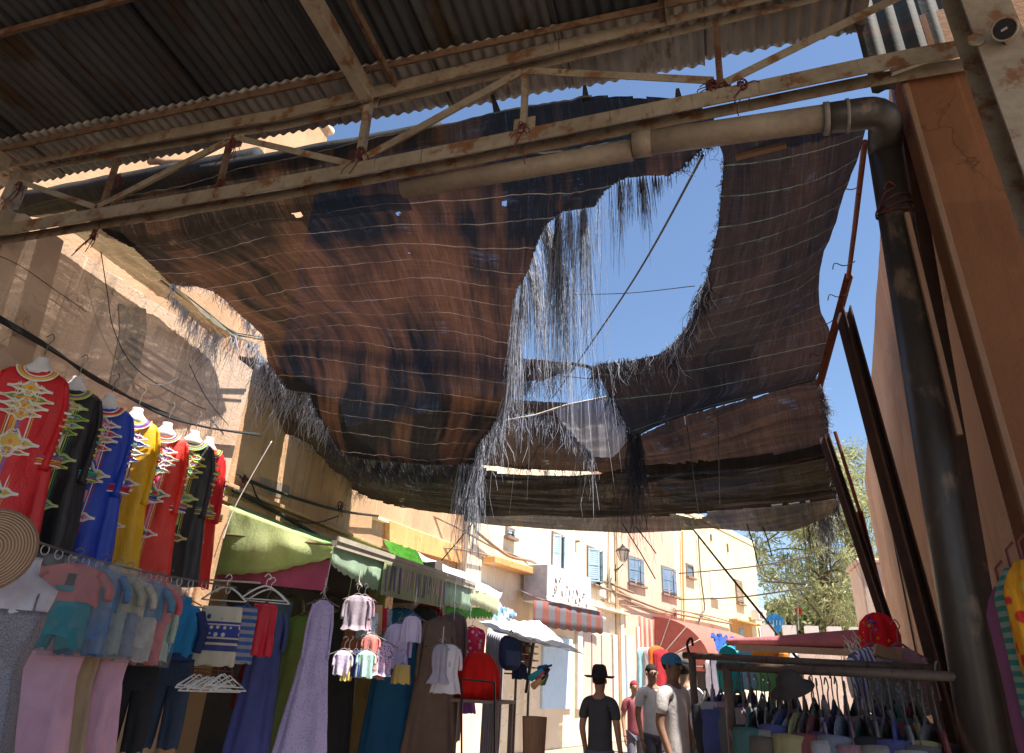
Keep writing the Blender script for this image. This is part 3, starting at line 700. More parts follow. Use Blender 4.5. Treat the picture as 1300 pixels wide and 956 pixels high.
fringe(oA, netA, [(328, 447), (340, 463), (352, 478), (366, 497), (392, 503), (400, 523), (415, 545)], 1000, [.30, .45, .5, .42, .35, .25, .15], [m_thr_p, m_thr_d], (.62,), d0=(-.2, -.1, -1), clump=.45, wav=.07)
fringe(oA, netA, [(415, 548), (428, 572), (470, 585), (545, 592), (588, 592)], 900, [.3, .34, .3, .2, .22], [m_thr_d], (), wav=.12)

# --- narrow net strip along the near left wall with a pale lit fringe
B = [[P(15, 268, x=-4.96), P(60, 255, x=-4.5), P(130, 256, x=-4.0)],
     [P(92, 296, x=-4.93), P(120, 293, x=-4.6), P(160, 300, x=-4.15)],
     [P(150, 338, x=-4.93), P(180, 336, x=-4.65), P(205, 345, x=-4.35)],
     [P(205, 378, x=-4.93), P(225, 372, x=-4.75), P(250, 388, x=-4.5)],
     [P(243, 404, x=-4.92), P(262, 400, x=-4.8), P(292, 422, x=-4.6)],
     [P(275, 432, x=-4.92), P(295, 428, x=-4.85), P(330, 440, x=-4.7)]]
netB = Net(B, 40, 150, wr=.03, wf=(4, 2), gather=.02, seed=4)
oB = netB.make('shade_net', net_mat('net_sheer_green', (.12, .13, .09), (.20, .17, .11), (.5, .5, .4), alpha=.2), 'narrow sheer greenish net strip tied along the top of the near left wall')
fringe(oB, netB, [(212, 372), (226, 384), (243, 404), (262, 422), (290, 430)], 700, [.12, .2, .3, .4, .42], [m_thr_p, m_thr_d], (.8,), wav=.08, clump=.5)
fringe(oB, netB, [(292, 424), (310, 432), (330, 440)], 260, [.3, .35, .2], [m_thr_p, m_thr_d], (.7,), wav=.08)
mb = MB(); 
for k in range(3): mb.tube([P(a, b, x=-4.72-.02*k)+Vector((0, 0, random.uniform(-.03, .03))) for a, b in ((205, 352), (235, 378), (262, 398), (300, 425), (345, 432))], .008, 6)
tag(mb.build('net_rope', m_wire), 'twisted rope carrying the net strip along the left wall top', 'rope')

# --- right net: hangs from the pipe, sweeps to the right pole and down the middle
C = [row(3.15, [(900, 158), (960, 150), (1040, 146), (1104, 128)]),
     row(3.30, [(918, 200), (970, 193), (1040, 178), (1099, 160)]),
     row(3.62, [(914, 252), (970, 246), (1035, 228), (1088, 200)]),
     row(3.95, [(906, 300), (965, 288), (1030, 264), (1072, 240)]),
     row(4.32, [(893, 345), (955, 330), (1020, 308), (1060, 288)]),
     row(4.75, [(878, 385), (945, 368), (1010, 348), (1045, 322)]),
     row(5.20, [(850, 425), (925, 408), (1000, 385), (1040, 362)]),
     row(5.65, [(800, 452), (895, 437), (985, 415), (1042, 395)]),
     row(6.05, [(752, 462), (870, 458), (980, 438), (1053, 420)]),
     row(6.30, [(768, 490), (875, 482), (975, 462), (1048, 446)]),
     row(6.45, [(785, 520), (880, 506), (970, 486), (1042, 468)]),
     row(6.50, [(800, 556), (860, 530), (955, 504), (1034, 484)])]
netC = Net(C, 200, 260, wr=.03, wf=(.5, 2.0), gather=.006, seed=7)
polyC = [(908, 176), (960, 140), (1108, 118), (1101, 160), (1094, 200), (1078, 240), (1064, 288), (1050, 322), (1043, 345), (1042, 380), (1053, 400), (1054, 424), (1048, 450), (1043, 472), (1034, 486), (1000, 495), (955, 506), (900, 520), (860, 532), (830, 543), (806, 558), (797, 552), (790, 532), (772, 500), (762, 484), (752, 470), (758, 462), (800, 458), (836, 450), (853, 438), (868, 420), (882, 398), (893, 372), (899, 345), (905, 318), (912, 285), (915, 250), (918, 215)]
oC = netC.make('shade_net', m_net2, 'shade net panel below the beige pipe at the right, sweeping left into a torn point', poly=polyC)
fringe(oC, netC, [(918, 205), (915, 250), (912, 285), (905, 318), (899, 345), (893, 372)], 420, .05, [m_thr_d, m_thr_b], (.7,), d0=(-1, 0, -.3), wav=.3)
fringe(oC, netC, [(899, 350), (893, 372), (882, 398), (868, 420), (853, 438), (836, 450), (800, 458)], 900, [.12, .2, .26, .3, .32, .3, .3], [m_thr_d, m_thr_p, m_thr_b], (.5, .68), wav=.09, back=0)
fringe(oC, netC, [(800, 458), (758, 462), (752, 470), (762, 484), (772, 500), (790, 532)], 620, [.3, .3, .35, .4, .35, .3], [m_thr_d, m_thr_p], (.7,), wav=.09)
fringe(oC, netC, [(795, 540), (800, 556), (812, 553)], 380, [.5, 1.0, .7], [m_thr_d], (), clump=.6, wav=.04)
mb = MB(); rows = row(5.0, [(893, 366), (880, 378), (868, 395)]);
for k in range(40): strand(mb, P(893+random.gauss(0, 2), 366+random.gauss(0, 3), y=4.75), random.uniform(.12, .4), (-.8, .1, -.5), .002, wav=.08)
mb.build('torn_tassel', m_thr_d, oC)
# thin rolled strip bridging the two torn nets
Bq = [row(6.0, [(648, 456), (690, 458), (730, 462), (770, 468), (810, 462)]), row(6.02, [(648, 462), (690, 465), (730, 466), (770, 474), (810, 470)])]
nb_ = Net(Bq, 80, 4, wr=.02, gather=.01, seed=9)
oB2 = nb_.make('net_strip', m_net5, 'thin twisted net strip joining the two torn net edges across the sky', 'net strip', group=None)
fringe(oB2, nb_, [(650, 460), (730, 466), (800, 468)], 260, [.2, .12, .16], [m_thr_d, m_thr_b], (.7,), wav=.15)

# --- middle nets behind
D = [row(7.0, [(560, 500), (640, 507), (700, 508), (765, 511), (800, 520), (880, 498), (970, 474), (1036, 460)]),
     row(7.15, [(560, 520), (640, 528), (700, 532), (770, 540), (805, 556), (885, 530), (975, 500), (1043, 492)]),
     row(7.4, [(560, 548), (640, 556), (710, 562), (780, 568), (820, 574), (895, 556), (985, 528), (1050, 515)]),
     row(7.7, [(560, 572), (640, 582), (710, 588), (780, 592), (830, 592), (905, 580), (990, 556), (1052, 545)]),
     row(8.0, [(560, 586), (640, 592), (710, 597), (780, 600), (840, 600), (915, 594), (1000, 584), (1046, 574)])]
netD = Net(D, 240, 110, wr=.16, wf=(.22, 2), gather=.008, seed=12, ridge=.045)
polyD = [(560, 498), (640, 506), (700, 506), (762, 509), (772, 520), (795, 548), (806, 556), (860, 530), (960, 504), (1038, 478), (1046, 500), (1050, 530), (1056, 556), (1048, 584), (1000, 594), (915, 603), (840, 607), (780, 606), (760, 599), (700, 597), (640, 595), (560, 596)]
oD = netD.make('shade_net', m_net3, 'deeply wrinkled brown net behind the right net, gathered in a knot at the pole', poly=polyD)
fringe(oD, netD, [(1040, 480), (1046, 500), (1050, 530), (1056, 556), (1048, 576)], 900, .12, [m_thr_d, m_thr_p], (.6,), d0=(.7, 0, -.6), wav=.3)
fringe(oD, netD, [(640, 590), (700, 597), (780, 601)], 300, [.3, .25, .6], [m_thr_d], (), wav=.12)
# pale cloth triangle lit by the sun
Eg = [row(6.9, [(628, 531), (680, 524), (720, 514), (762, 505), (778, 502)]), row(6.95, [(640, 545), (700, 545), (740, 545), (775, 540), (790, 530)]), row(7.0, [(660, 560), (720, 570), (752, 580), (778, 580), (796, 560)])]
netE = Net(Eg, 70, 40, wr=.02, gather=.02, seed=5)
m_tri = cloth('pale_torn_cloth', (.68, .68, .72), 'stripe', (.42, .42, .46), sc=2.2, transl=.55)
oE = netE.make('torn_cloth', m_tri, 'pale grey torn cloth triangle hanging lit in front of the middle net', 'torn cloth', poly=[(700, 518), (762, 505), (778, 512), (798, 545), (796, 562), (782, 588), (772, 592), (752, 578), (732, 558), (712, 535)], group=None)
fringe(oE, netE, [(640, 530), (680, 526), (712, 535), (732, 558), (752, 578)], 500, [.3, .32, .36, .3, .35], [m_thr_p, m_thr_d], (.5,), wav=.07)
mb = MB(); mb.tube([P(620, 538, y=6.9), P(680, 527, y=6.9), P(720, 514, y=6.9), P(775, 503, y=6.9)], .012, 6); mb.build('hem_rope', m_palewire, oE)

Fg = [row(7.6, [(330, 468), (400, 520), (480, 560), (600, 580), (720, 588), (840, 574), (940, 560), (1052, 530)]),
      row(7.9, [(332, 500), (400, 548), (480, 582), (600, 596), (720, 604), (840, 604), (940, 600), (1054, 574)]),
      row(8.4, [(336, 528), (410, 575), (490, 606), (610, 618), (720, 625), (840, 625), (950, 616), (1056, 596)]),
      row(9.0, [(340, 550), (425, 600), (500, 628), (620, 640), (730, 644), (850, 642), (960, 632), (1060, 614)]),
      row(9.6, [(345, 560), (440, 622), (515, 648), (620, 661), (730, 661), (850, 654), (960, 640), (1064, 630)])]
netF = Net(Fg, 300, 130, wr=.2, wf=(.18, 2), gather=.008, seed=21, ridge=.055)
polyF = [(300, 440), (360, 470), (430, 540), (480, 575), (600, 590), (640, 602), (700, 603), (760, 602), (800, 592), (915, 584), (1000, 574), (1050, 560), (1058, 596), (1066, 632), (1000, 640), (900, 650), (800, 658), (700, 662), (620, 662), (540, 654), (515, 646), (470, 633), (430, 612), (412, 590), (398, 571), (370, 552), (340, 545)]
oF = netF.make('shade_net', m_net4, 'long olive brown net sagging low across the whole lane below the others', poly=polyF)
fringe(oF, netF, [(340, 546), (370, 554), (398, 572), (412, 592), (430, 612), (470, 632)], 420, [.12, .2, .3, .3, .2, .2], [m_thr_d, m_thr_b], (.6,), wav=.12)
fringe(oF, netF, [(440, 590), (520, 600), (600, 605)], 500, [.3, .3, .3], [m_thr_d], (), wav=.12)
fringe(oF, netF, [(1052, 576), (1060, 600), (1066, 630)], 320, .15, [m_thr_d, m_thr_p], (.6,), wav=.3)
# left lobe where it meets the wall
Gg = [row(6.6, [(300, 440), (330, 452), (380, 475), (430, 505)]), row(6.9, [(306, 470), (330, 482), (385, 512), (440, 545)]), row(7.3, [(310, 495), (338, 520), (392, 550), (450, 580)]), row(7.6, [(316, 512), (345, 540), (400, 570), (470, 610)])]
netG = Net(Gg, 90, 60, wr=.05, wf=(1, 4), gather=.015, seed=31)
oG = netG.make('shade_net', m_net4, 'small olive net corner tied to the left wall behind the pale fringe', poly=[(303, 452), (330, 455), (380, 480), (440, 520), (470, 600), (440, 600), (398, 566), (372, 553), (350, 549), (330, 533), (312, 505), (304, 490)])
fringe(oG, netG, [(304, 492), (312, 507), (330, 535), (350, 551), (372, 555), (398, 568)], 200, .12, [m_thr_d], (), wav=.2)

Hg = [row(9.6, [(590, 640), (700, 648), (820, 640), (900, 640), (980, 630), (1064, 622)]),
      row(9.9, [(590, 654), (700, 661), (820, 660), (900, 655), (985, 645), (1066, 634)]),
      row(10.3, [(590, 662), (700, 670), (820, 676), (910, 674), (990, 668), (1066, 644)]),
      row(10.5, [(590, 664), (700, 674), (820, 678), (910, 676), (1000, 675), (1060, 652)])]
netH = Net(Hg, 200, 60, wr=.06, wf=(.25, 3), gather=.006, seed=41, ridge=.02)
oH = netH.make('shade_net', m_net5, 'farthest and lowest dark net band just above the houses', poly=[(560, 640), (1066, 612), (1068, 636), (1058, 655), (1035, 674), (960, 675), (900, 671), (862, 674), (800, 677), (700, 672), (620, 666), (560, 658)], holes=[[(858, 653), (872, 649), (897, 647), (897, 655), (885, 659), (872, 656)]])
fringe(oH, netH, [(1066, 638), (1056, 656), (1035, 674)], 420, [.35, .6, .35], [m_thr_p, m_thr_d], (.4,), wav=.1)
fringe(oH, netH, [(1020, 674), (1032, 674)], 60, [.9, .9], [m_thr_d], (), wav=.03)
fringe(oH, netH, [(1058, 650), (1066, 640)], 60, [1.1, 1.0], [m_thr_d], (), wav=.06)
fringe(oH, netH, [(780, 677), (830, 677)], 30, [.3, .3], [m_thr_d], (), wav=.06)
# rolled net bundles above the truss at the left
for i, (a, b, r, lab, m) in enumerate((((20, 262), (330, 205), .11, 'rolled dark net bundle lying above the bottom chord at the left', m_net5), ((190, 205), (330, 212), .03, 'bamboo pole end poking out above the rolled net at the left', m_wood),
                         ((260, 222), (560, 168), .08, 'rolled net bundle behind the second truss bay', m_net5))):
    mb = MB(); q0, q1 = P(*a, y=3.35), P(*b, y=3.4); mb.tube([q0.lerp(q1, t/12)+Vector((0, 0, .02*noise.noise((t*.7, i, 0)))) for t in range(13)], r, 12)
    if m is m_net5: mb.uv = {k: (v.x, v.y*2+v.z*5) for k, v in enumerate(mb.v)}
    tag(mb.build('rolled_net' if m is m_net5 else 'bamboo_pole', m, smooth=True), lab, 'rolled net' if m is m_net5 else 'pole')
for i, (a, b) in enumerate((((625, 120), (631, 142)), ((742, 108), (744, 128)), ((860, 112), (862, 130)))):
    mb = MB(); q0 = P(*a, y=3.12); q1 = P(*b, y=3.16); mb.slab([q0+Vector((-.01, 0, 0)), q0+Vector((.01, 0, 0)), q1+Vector((.025, 0, 0)), q1+Vector((-.025, 0, 0))], (0, .004, 0)); mb.build('hanging_tab', m_thr_d, oA)
# ---------------------------------------------------------------- far houses
P0 = (-5.15, 14.4); D1 = (.2503, .9682); D2 = (.35, .9367)
def onC(px, py): return P(px, py, pl=(P0, D1))
q = onC(783, 870); P1 = (q.x, q.y)
def onY(px, py): return P(px, py, pl=(P1, D2))
def facade(parent, name, mat, a, b, z0, z1, dr, depth=5, thick=None, out_=0):
    """wall slab between plan points a and b; building body behind it"""
    n = Vector((-dr[1], dr[0], 0))
    A0, B0 = Vector((a[0], a[1], 0))-n*out_, Vector((b[0], b[1], 0))-n*out_
    mb = MB(); mb.slab([A0+Vector((0, 0, z0)), B0+Vector((0, 0, z0)), B0+Vector((0, 0, z1)), A0+Vector((0, 0, z1))], n*depth)
    return mb.build(name, mat, parent, bevel=.02)
def fplan(f, px): 
    v = f(px, 860); return (v.x, v.y)
class Fac:
    def __init__(s, f, dr): s.f = f; s.d = Vector((dr[0], dr[1], 0)); s.n = Vector((dr[1], -dr[0], 0))  # n points to the lane
    def at(s, px, py, o=0): return s.f(px, py)+s.n*o
    def rect(s, px0, pyt, px1, pyb):
        a = s.f(px0, pyt); zb = s.f(px0, pyb).z; b = s.f(px1, (pyt+pyb)/2)
        w = (Vector((b.x, b.y, 0))-Vector((a.x, a.y, 0))).length
        return a, w, a.z-zb
    def box(s, mb, a, u0, u1, v0, v1, o0, o1, mi=0):
        """box in facade coordinates from top-left a: u along, v down, o outwards"""
        pts = [a+s.d*u-Vector((0, 0, v))+s.n*o0 for u, v in ((u0, v0), (u1, v0), (u1, v1), (u0, v1))]
        mb.slab(pts, s.n*(o1-o0), mi)
FC, FY = Fac(onC, D1), Fac(onY, D2)
def window(F, parent, px0, pyt, px1, pyb, shut=None, frame=m_frame, sill=True, open_=.0, label=None):
    a, w, h = F.rect(px0, pyt, px1, pyb)
    mb = MB()
    F.box(mb, a, 0, .06, 0, h, .002, .05); F.box(mb, a, w-.06, w, 0, h, .002, .05); F.box(mb, a, .06, w-.06, 0, .07, .002, .05); F.box(mb, a, .06, w-.06, h-.05, h, .002, .05)
    o = mb.build('window', frame, parent)
    mb = MB(); F.box(mb, a, .06, w-.06, .07, h-.05, .004, .012); mb.build('pane', m_glass, o)
    if sill: mb = MB(); F.box(mb, a, -.06, w+.06, h+.002, h+.07, .002, .14); mb.build('sill', frame, o)
    if shut:
        for k in range(2):
            u0 = .06+(w/2-.06)*k+.01*k; u1 = u0+w/2-.08
            mb = MB(); hn = u0 if k == 0 else u1
            F.box(mb, a, u0, u0+.04, .08, h-.06, .05, .075); F.box(mb, a, u1-.04, u1, .08, h-.06, .05, .075)
            F.box(mb, a, u0, u1, .08, .12, .05, .078); F.box(mb, a, u0, u1, h-.1, h-.06, .05, .078); F.box(mb, a, u0, u1, h*.5-.02, h*.5+.02, .05, .078)
            ns = max(6, int(h/.07))
            for j in range(ns):
                v = .12+(h-.24)*j/ns; F.box(mb, a, u0+.04, u1-.04, v, v+.045, .052, .068)
            # swing the leaf outwards about its hinge
            if open_:
                c = a+F.d*hn; ang = open_*(1 if k == 0 else -1); R = Matrix.Rotation(-ang, 3, 'Z')
                mb.v = [R @ (p-c)+c for p in mb.v]
            mb.build('shutter', shut, o)
    return o
def plain(F, parent, name, px0, pyt, px1, pyb, o, mat):
    a, w, h = F.rect(px0, pyt, px1, pyb); mb = MB(); F.box(mb, a, 0, w, 0, h, .002, o); return mb.build(name, mat, parent)
# cream house
ch = thing('cream_house', 'cream house with two pale blue shuttered windows and orange ledge above the pale awning', 'house', (P0[0], P0[1], 0)); ch['_org'] = (P0[0], P0[1], 0)
facade(ch, 'wall', m_cream, P0, P1, 0, 7.3, D1)
window(FC, ch, 641.5, 668, 652, 680, m_lblue_sh, open_=.35)
window(FC, ch, 700, 674, 713, 727, m_lblue_sh, open_=.7)
window(FC, ch, 744.5, 692, 760, 740, m_lblue_sh, open_=.7)
plain(FC, ch, 'door', 736, 802, 775, 900, .05, M('pinkish_door', (.62, .45, .38), (.55, .4, .34), 5, .6))
for x in (748.5, 761): plain(FC, ch, 'door_rib', x, 806, x+.7, 900, .07, m_frame)
plain(FC, ch, 'door_surround', 730, 792, 736, 900, .09, M('pale_stone', (.72, .66, .58), (.6, .54, .46), 6, .9))
plain(FC, ch, 'door_surround', 775, 805, 781, 900, .09, MATS['pale_stone'])
plain(FC, ch, 'blue_door', 688, 806, 724, 900, .06, M('pale_blue_door', (.50, .66, .80), (.44, .6, .76), 5, .6))
plain(FC, ch, 'ledge', 738, 765, 790, 768, .25, m_cream)
mb = MB(); mb.slab([P(488, 661, x=-5.39), P(606, 704, x=-5.39), P(606, 722, x=-5.39), P(488, 690, x=-5.39)], (.10, 0, 0)); mb.build('orange_band', m_orange, bl)
mb = MB(); mb.slab([P(480, 655, x=-5.3), P(606, 701, x=-5.3), P(606, 704, x=-5.3), P(480, 659, x=-5.3)], (-.1, 0, 0)); mb.build('orange_ledge', m_cream, bl)
plain(FC, ch, 'wall_lamp_hook', 730, 686, 732, 688, .12, m_frame)
mb = MB(); mb.tube([FC.at(772, 660, .05), FC.at(771, 765, .05)], .035, 8); mb.build('rain_pipe', m_cream, ch)
# pink house
ph = thing('pink_house', 'pink plastered house with two blue shuttered windows above a burgundy awning', 'house', (P1[0], P1[1], 0)); ph['_org'] = (P1[0], P1[1], 0)
P2 = fplan(onY, 863); P1b = fplan(onY, 783)
facade(ph, 'wall', m_pink, P1, P2, 0, 8.1, D2, out_=.04)
# cream part up to px 783 belongs to the cream house front
facade(ch, 'end_wall', m_cream, P1, P1b, 0, 8.5, D2, depth=.4, out_=.12)
window(FY, ph, 795, 704, 816, 739, m_blue_sh, open_=.25)
window(FY, ph, 837.5, 717, 857, 752, m_blue_sh, open_=.25)
for x0, x1 in ((797, 806), (839, 849)):
    plain(FY, ph, 'wall_niche', x0, 742 if x0 < 820 else 755, x1, 751 if x0 < 820 else 763, .05, M('pink_shadow_tile', (.55, .34, .26)))
plain(FY, ph, 'blue_door_frame', 790, 806, 793.5, 900, .06, m_blue_sh)
plain(FY, ph, 'door', 793.5, 806, 805, 900, .05, m_pale)
plain(FY, ph, 'pilaster', 784, 770, 789.5, 900, .10, m_cream); plain(FY, ph, 'pilaster', 805.5, 795, 810, 900, .10, m_cream)
mb = MB(); mb.tube([FY.at(863, 675, .1), FY.at(865, 790, .1)], .04, 8); mb.build('rain_pipe', m_orange, ph)
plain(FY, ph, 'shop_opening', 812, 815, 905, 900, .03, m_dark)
# yellow house
yh = thing('yellow_house', 'tall yellow house with small windows and an air conditioner, open sky right of it', 'house', (P2[0], P2[1], 0)); yh['_org'] = (P2[0], P2[1], 0)
P3 = fplan(onY, 975)
zt = onY(968, 700).z
facade(yh, 'wall', m_yellow, P2, P3, 0, zt, D2, depth=6)
facade(yh, 'parapet', m_yellow, P2, P3, zt, zt+.25, D2, depth=.3, out_=.03)
window(FY, yh, 870, 714.5, 879.5, 731, None)
window(FY, yh, 900, 724, 909, 757, m_white, m_white)
window(FY, yh, 932, 735, 942, 764, M('brown_shutter', (.45, .32, .2)), m_frame, open_=.15)
window(FY, yh, 958, 744, 967, 772, m_lblue_sh, m_white)
plain(FY, yh, 'orange_ledge', 925, 785, 956, 787, .35, m_orange)
plain(FY, yh, 'shop_front', 927, 789, 954, 812, .03, m_orange)
plain(FY, yh, 'small_window', 937, 797, 943, 808, .05, m_glass)
mb = MB(); mb.tube(curve([FY.at(884, 680, .08), FY.at(887, 730, .08), FY.at(892, 772, .08), FY.at(888, 778, .08), FY.at(884, 792, .08)], 14), .03, 8); mb.build('rain_pipe', m_wire, yh)
for x in (901, 922): plain(FY, yh, 'wall_grille', x, 678 if x == 901 else 690, x+1.5, 686 if x == 901 else 700, .06, m_frame)
a, w, h = FY.rect(949, 773, 961, 786); ac = MB(); FY.box(ac, a, 0, .95, 0, h, .12, .48)
aco = tag(ac.build('air_conditioner', m_white, bevel=.02), 'white air conditioner box on the yellow house beside pink posters', 'air conditioner')
mb = MB(); FY.box(mb, a, .08, .5, .08, h-.08, .482, .50); mb.build('grille', m_frame, aco)
for i, (x0, x1, y0, y1) in enumerate(((961.5, 966, 792, 811), (966.5, 972, 794, 811))):
    a, w, h = FY.rect(x0, y0, x1, y1); mb = MB(); FY.box(mb, a, 0, w, 0, h, .06, .08)
    tag(mb.build('poster', cloth('poster%d' % i, (.78, .76, .74), 'floral', (.75, .15, .30), None, sc=(1.1, .8)[i])), ('left pink and white poster beside the air conditioner', 'right pink and white poster beside the blue round sign')[i], 'poster')
# wall lantern
ln = thing('street_lantern', 'black wrought iron street lantern on a scrolled bracket between cream and pink house', 'street lamp', tuple(FC.at(776, 722)))
ln['_org'] = tuple(FC.at(776, 722))
q0 = FY.at(776, 722, .14); yl = q0.y-.35
qt = P(791, 690, y=yl); qb = P(791, 714, y=yl); H_ = qt.z-qb.z
mb = MB(); mb.tube(curve([q0, P(780, 724, y=yl+.2), P(786, 721, y=yl+.1), P(791, 716, y=yl)], 10), .018, 6); mb.tube(curve([q0+Vector((0, 0, -.25)), P(781, 727, y=yl+.15), P(786, 722, y=yl+.1)], 8), .012, 6)
mb.tube([q0+Vector((0, 0, .12)), q0-Vector((0, 0, .38))], .02, 6); mb.build('bracket', m_blackpl, ln)
mb = MB(); mb.lathe([(0, H_*.98), (.02, H_*.97), (.03, H_*.9), (.07, H_*.85), (.08, H_*.80), (.17, H_*.72), (.22, H_*.62), (.22, H_*.58), (0, H_*.58)], 12, qb); mb.build('cap', m_blackpl, ln)
mb = MB(); mb.lathe([(0, 0), (.06, .01), (.09, .05), (.19, H_*.58), (0, H_*.58)], 6, qb); mb.build('glass', M('lantern_glass', (.6, .5, .42), (.5, .42, .36), 3, .15), ln)
mb = MB()
for k in range(6):
    t = k*math.pi/3; mb.bar(qb+Vector((.092*math.cos(t), .092*math.sin(t), .04)), qb+Vector((.195*math.cos(t), .195*math.sin(t), H_*.6)), .015, .015)
mb.build('frame', m_blackpl, ln)

# ---------------------------------------------------------------- distance: crenellated wall, trees, flag, round sign
cw = thing('crenellated_wall', 'long low town wall with white topped merlons far off in front of the trees', 'wall', (6, 27, 0)); cw['_org'] = (6, 27, 0)
zb = P(1030, 812, y=27).z; zt2 = P(1030, 798, y=27).z
mb = MB(); mb.box((12, 27.4, zb/2), (20, .6, zb)); mb.build('wall_body', m_pale, cw)
for k in range(24):
    x = P(975, 800, y=27).x+k*.72; mb = MB(); mb.box((x, 27.4, (zb+zt2)/2+.05), (.42, .5, zt2-zb+.1)); mb.build('merlon', m_white if False else M('merlon_white', (.74, .68, .6), (.66, .6, .52), 3), cw)
m_bark = M('tree_bark', (.16, .11, .075), (.10, .07, .05), 6, .95, bump=.8, bs=20, bd=.03)
def leafmat(name, a, b, c):
    m, n = nt(name); v = coords(n); col = ramp(n, noise_(n, v, .9, 4), [(.3, a), (.5, b), (.7, c)])
    d = princ(n, col, .7, 0, None, .2); t = N(n, 'ShaderNodeBsdfTranslucent'); n.links.new(col, t.inputs[0])
    mx = n.nodes.new('ShaderNodeMixShader'); mx.inputs[0].default_value = .4; n.links.new(d, mx.inputs[1]); n.links.new(t.outputs[0], mx.inputs[2]); out(n, mx.outputs[0]); return m
def tree(px, pyt, y, crown_w, label, seed, mats, needles=True, low=.25, n=150, leaves=70, lsz=.16):
    rnd = random.Random(seed); x = P(px, 860, y=y).x; top = P(px, pyt, y=y).z
    t = thing('feathery_tree', label, 'tree', (x, y, 0), group='trees beyond the lane'); t['_org'] = (x, y, 0)
    base = Vector((x, y, 0)); mb = MB()
    trunk = [base, base+Vector((.1, 0, top*.25)), base+Vector((-.15, .1, top*.5)), base+Vector((.1, 0, top*.8))]
    mb.tube(curve(trunk, 10), [top*.022*(1-.085*k) for k in range(10)], 8)
    lb = MB(); cl = []
    for k in range(n):
        h = rnd.uniform(low, 1.0)
        rad = crown_w/2*math.sqrt(max(0, 1-((h-.60)/.42)**2 if h > .6 else 1-((.6-h)/.5)**2))
        a = rnd.uniform(0, 6.283); r = rad*rnd.uniform(.25, 1.0)
        cl.append(base+Vector((r*math.cos(a), r*math.sin(a), top*h*.97)))
    for k, c in enumerate(cl):
        if k % 4 == 0:
            s = catmull([Vector(p) for p in trunk], rnd.uniform(.35, .95)); mb.tube(curve([s, s.lerp(c, .5)+Vector((0, 0, .3)), c], 6), [.07, .06, .05, .04, .03, .015], 5)
        cr = rnd.uniform(.3, .95)
        for j in range(leaves):
            v = Vector((rnd.gauss(0, 1), rnd.gauss(0, 1), rnd.gauss(0, .7)))*cr*.55
            p = c+v; s = lsz*rnd.uniform(.6, 1.5)
            d = (v.normalized()*.6+Vector((0, 0, rnd.uniform(-.9, .3)))+Vector((rnd.gauss(0, .4), rnd.gauss(0, .4), 0))).normalized()
            w = d.cross(Vector((rnd.gauss(0, 1), rnd.gauss(0, 1), rnd.gauss(0, 1)))).normalized()*s*(.16 if needles else .4)
            lb.add([p-w, p+w, p+d*s*1.6+w*.3, p+d*s*1.6-w*.3], [(0, 1, 2, 3)], rnd.choice((0, 0, 1)))
    mb.build('trunk', m_bark, t); lb.build('crown', mats, t); return t
lm1 = leafmat('leaf_sunny', (.26, .28, .13), (.42, .41, .21), (.58, .54, .32)); lm2 = leafmat('leaf_green', (.13, .16, .07), (.25, .28, .13), (.40, .40, .2))
tree(1068, 575, 40, 8.0, 'tallest feathery tree rising right of the lane end, behind the shorter leaning beam', 3, [lm1, lm2], n=125, leaves=100, lsz=.20, low=.38)
tree(1112, 560, 46, 7.0, 'tall feathery tree half hidden by the right building', 8, [lm2, lm1], n=120, leaves=90)
for k, (px, pyt, y, w) in enumerate(((978, 768, 60, 7), (1010, 768, 58, 7), (1042, 760, 57, 8), (1078, 752, 56, 8))):
    tree(px, pyt, y, w, ('leftmost of the four distant bushy trees, next to the yellow house', 'distant bushy tree just behind the red flag', 'distant bushy tree between the flag and the tall tree', 'rightmost distant bushy tree beside the right building')[k], 20+k, [lm2, lm1], needles=False, n=90, leaves=60, lsz=.28, low=.2)
fl = thing('red_flag', 'small red flag on a thin pole above the town wall', 'flag', tuple(P(1013, 810, y=40))); fl['_org'] = tuple(P(1013, 810, y=40))
a, b = P(1014, 800, y=40), P(1012.5, 757, y=40); mb = MB(); mb.tube([a, b], .03, 6); mb.build('pole', m_white, fl)
mb = MB(); pp = [P(1009, 777, y=40), P(1013, 767, y=40), P(1019, 777, y=40), P(1014, 783, y=40)]; mb.slab(pp, (0, .04, 0)); mb.build('cloth', cloth('flag_red', (.75, .03, .03), transl=.4), fl)
q = P(984, 791, y=37); rs = tag(MB().lathe([(0, 0), (.42, 0), (.42, .06), (0, .06)], 20, q, ax=Matrix.Rotation(math.pi/2, 3, 'X')).build('round_sign', M('sign_blue', (.03, .22, .50), (.04, .26, .55), 3, .4)), 'small blue sign with white marks at the end of the yellow house', 'sign')
mb = MB()
for k in range(4): mb.bar(q+Vector((-.25+.15*k, -.075, -.1)), q+Vector((-.22+.15*k, -.075, .12)), .05, .03)
mb.build('white_marks', m_white, rs)

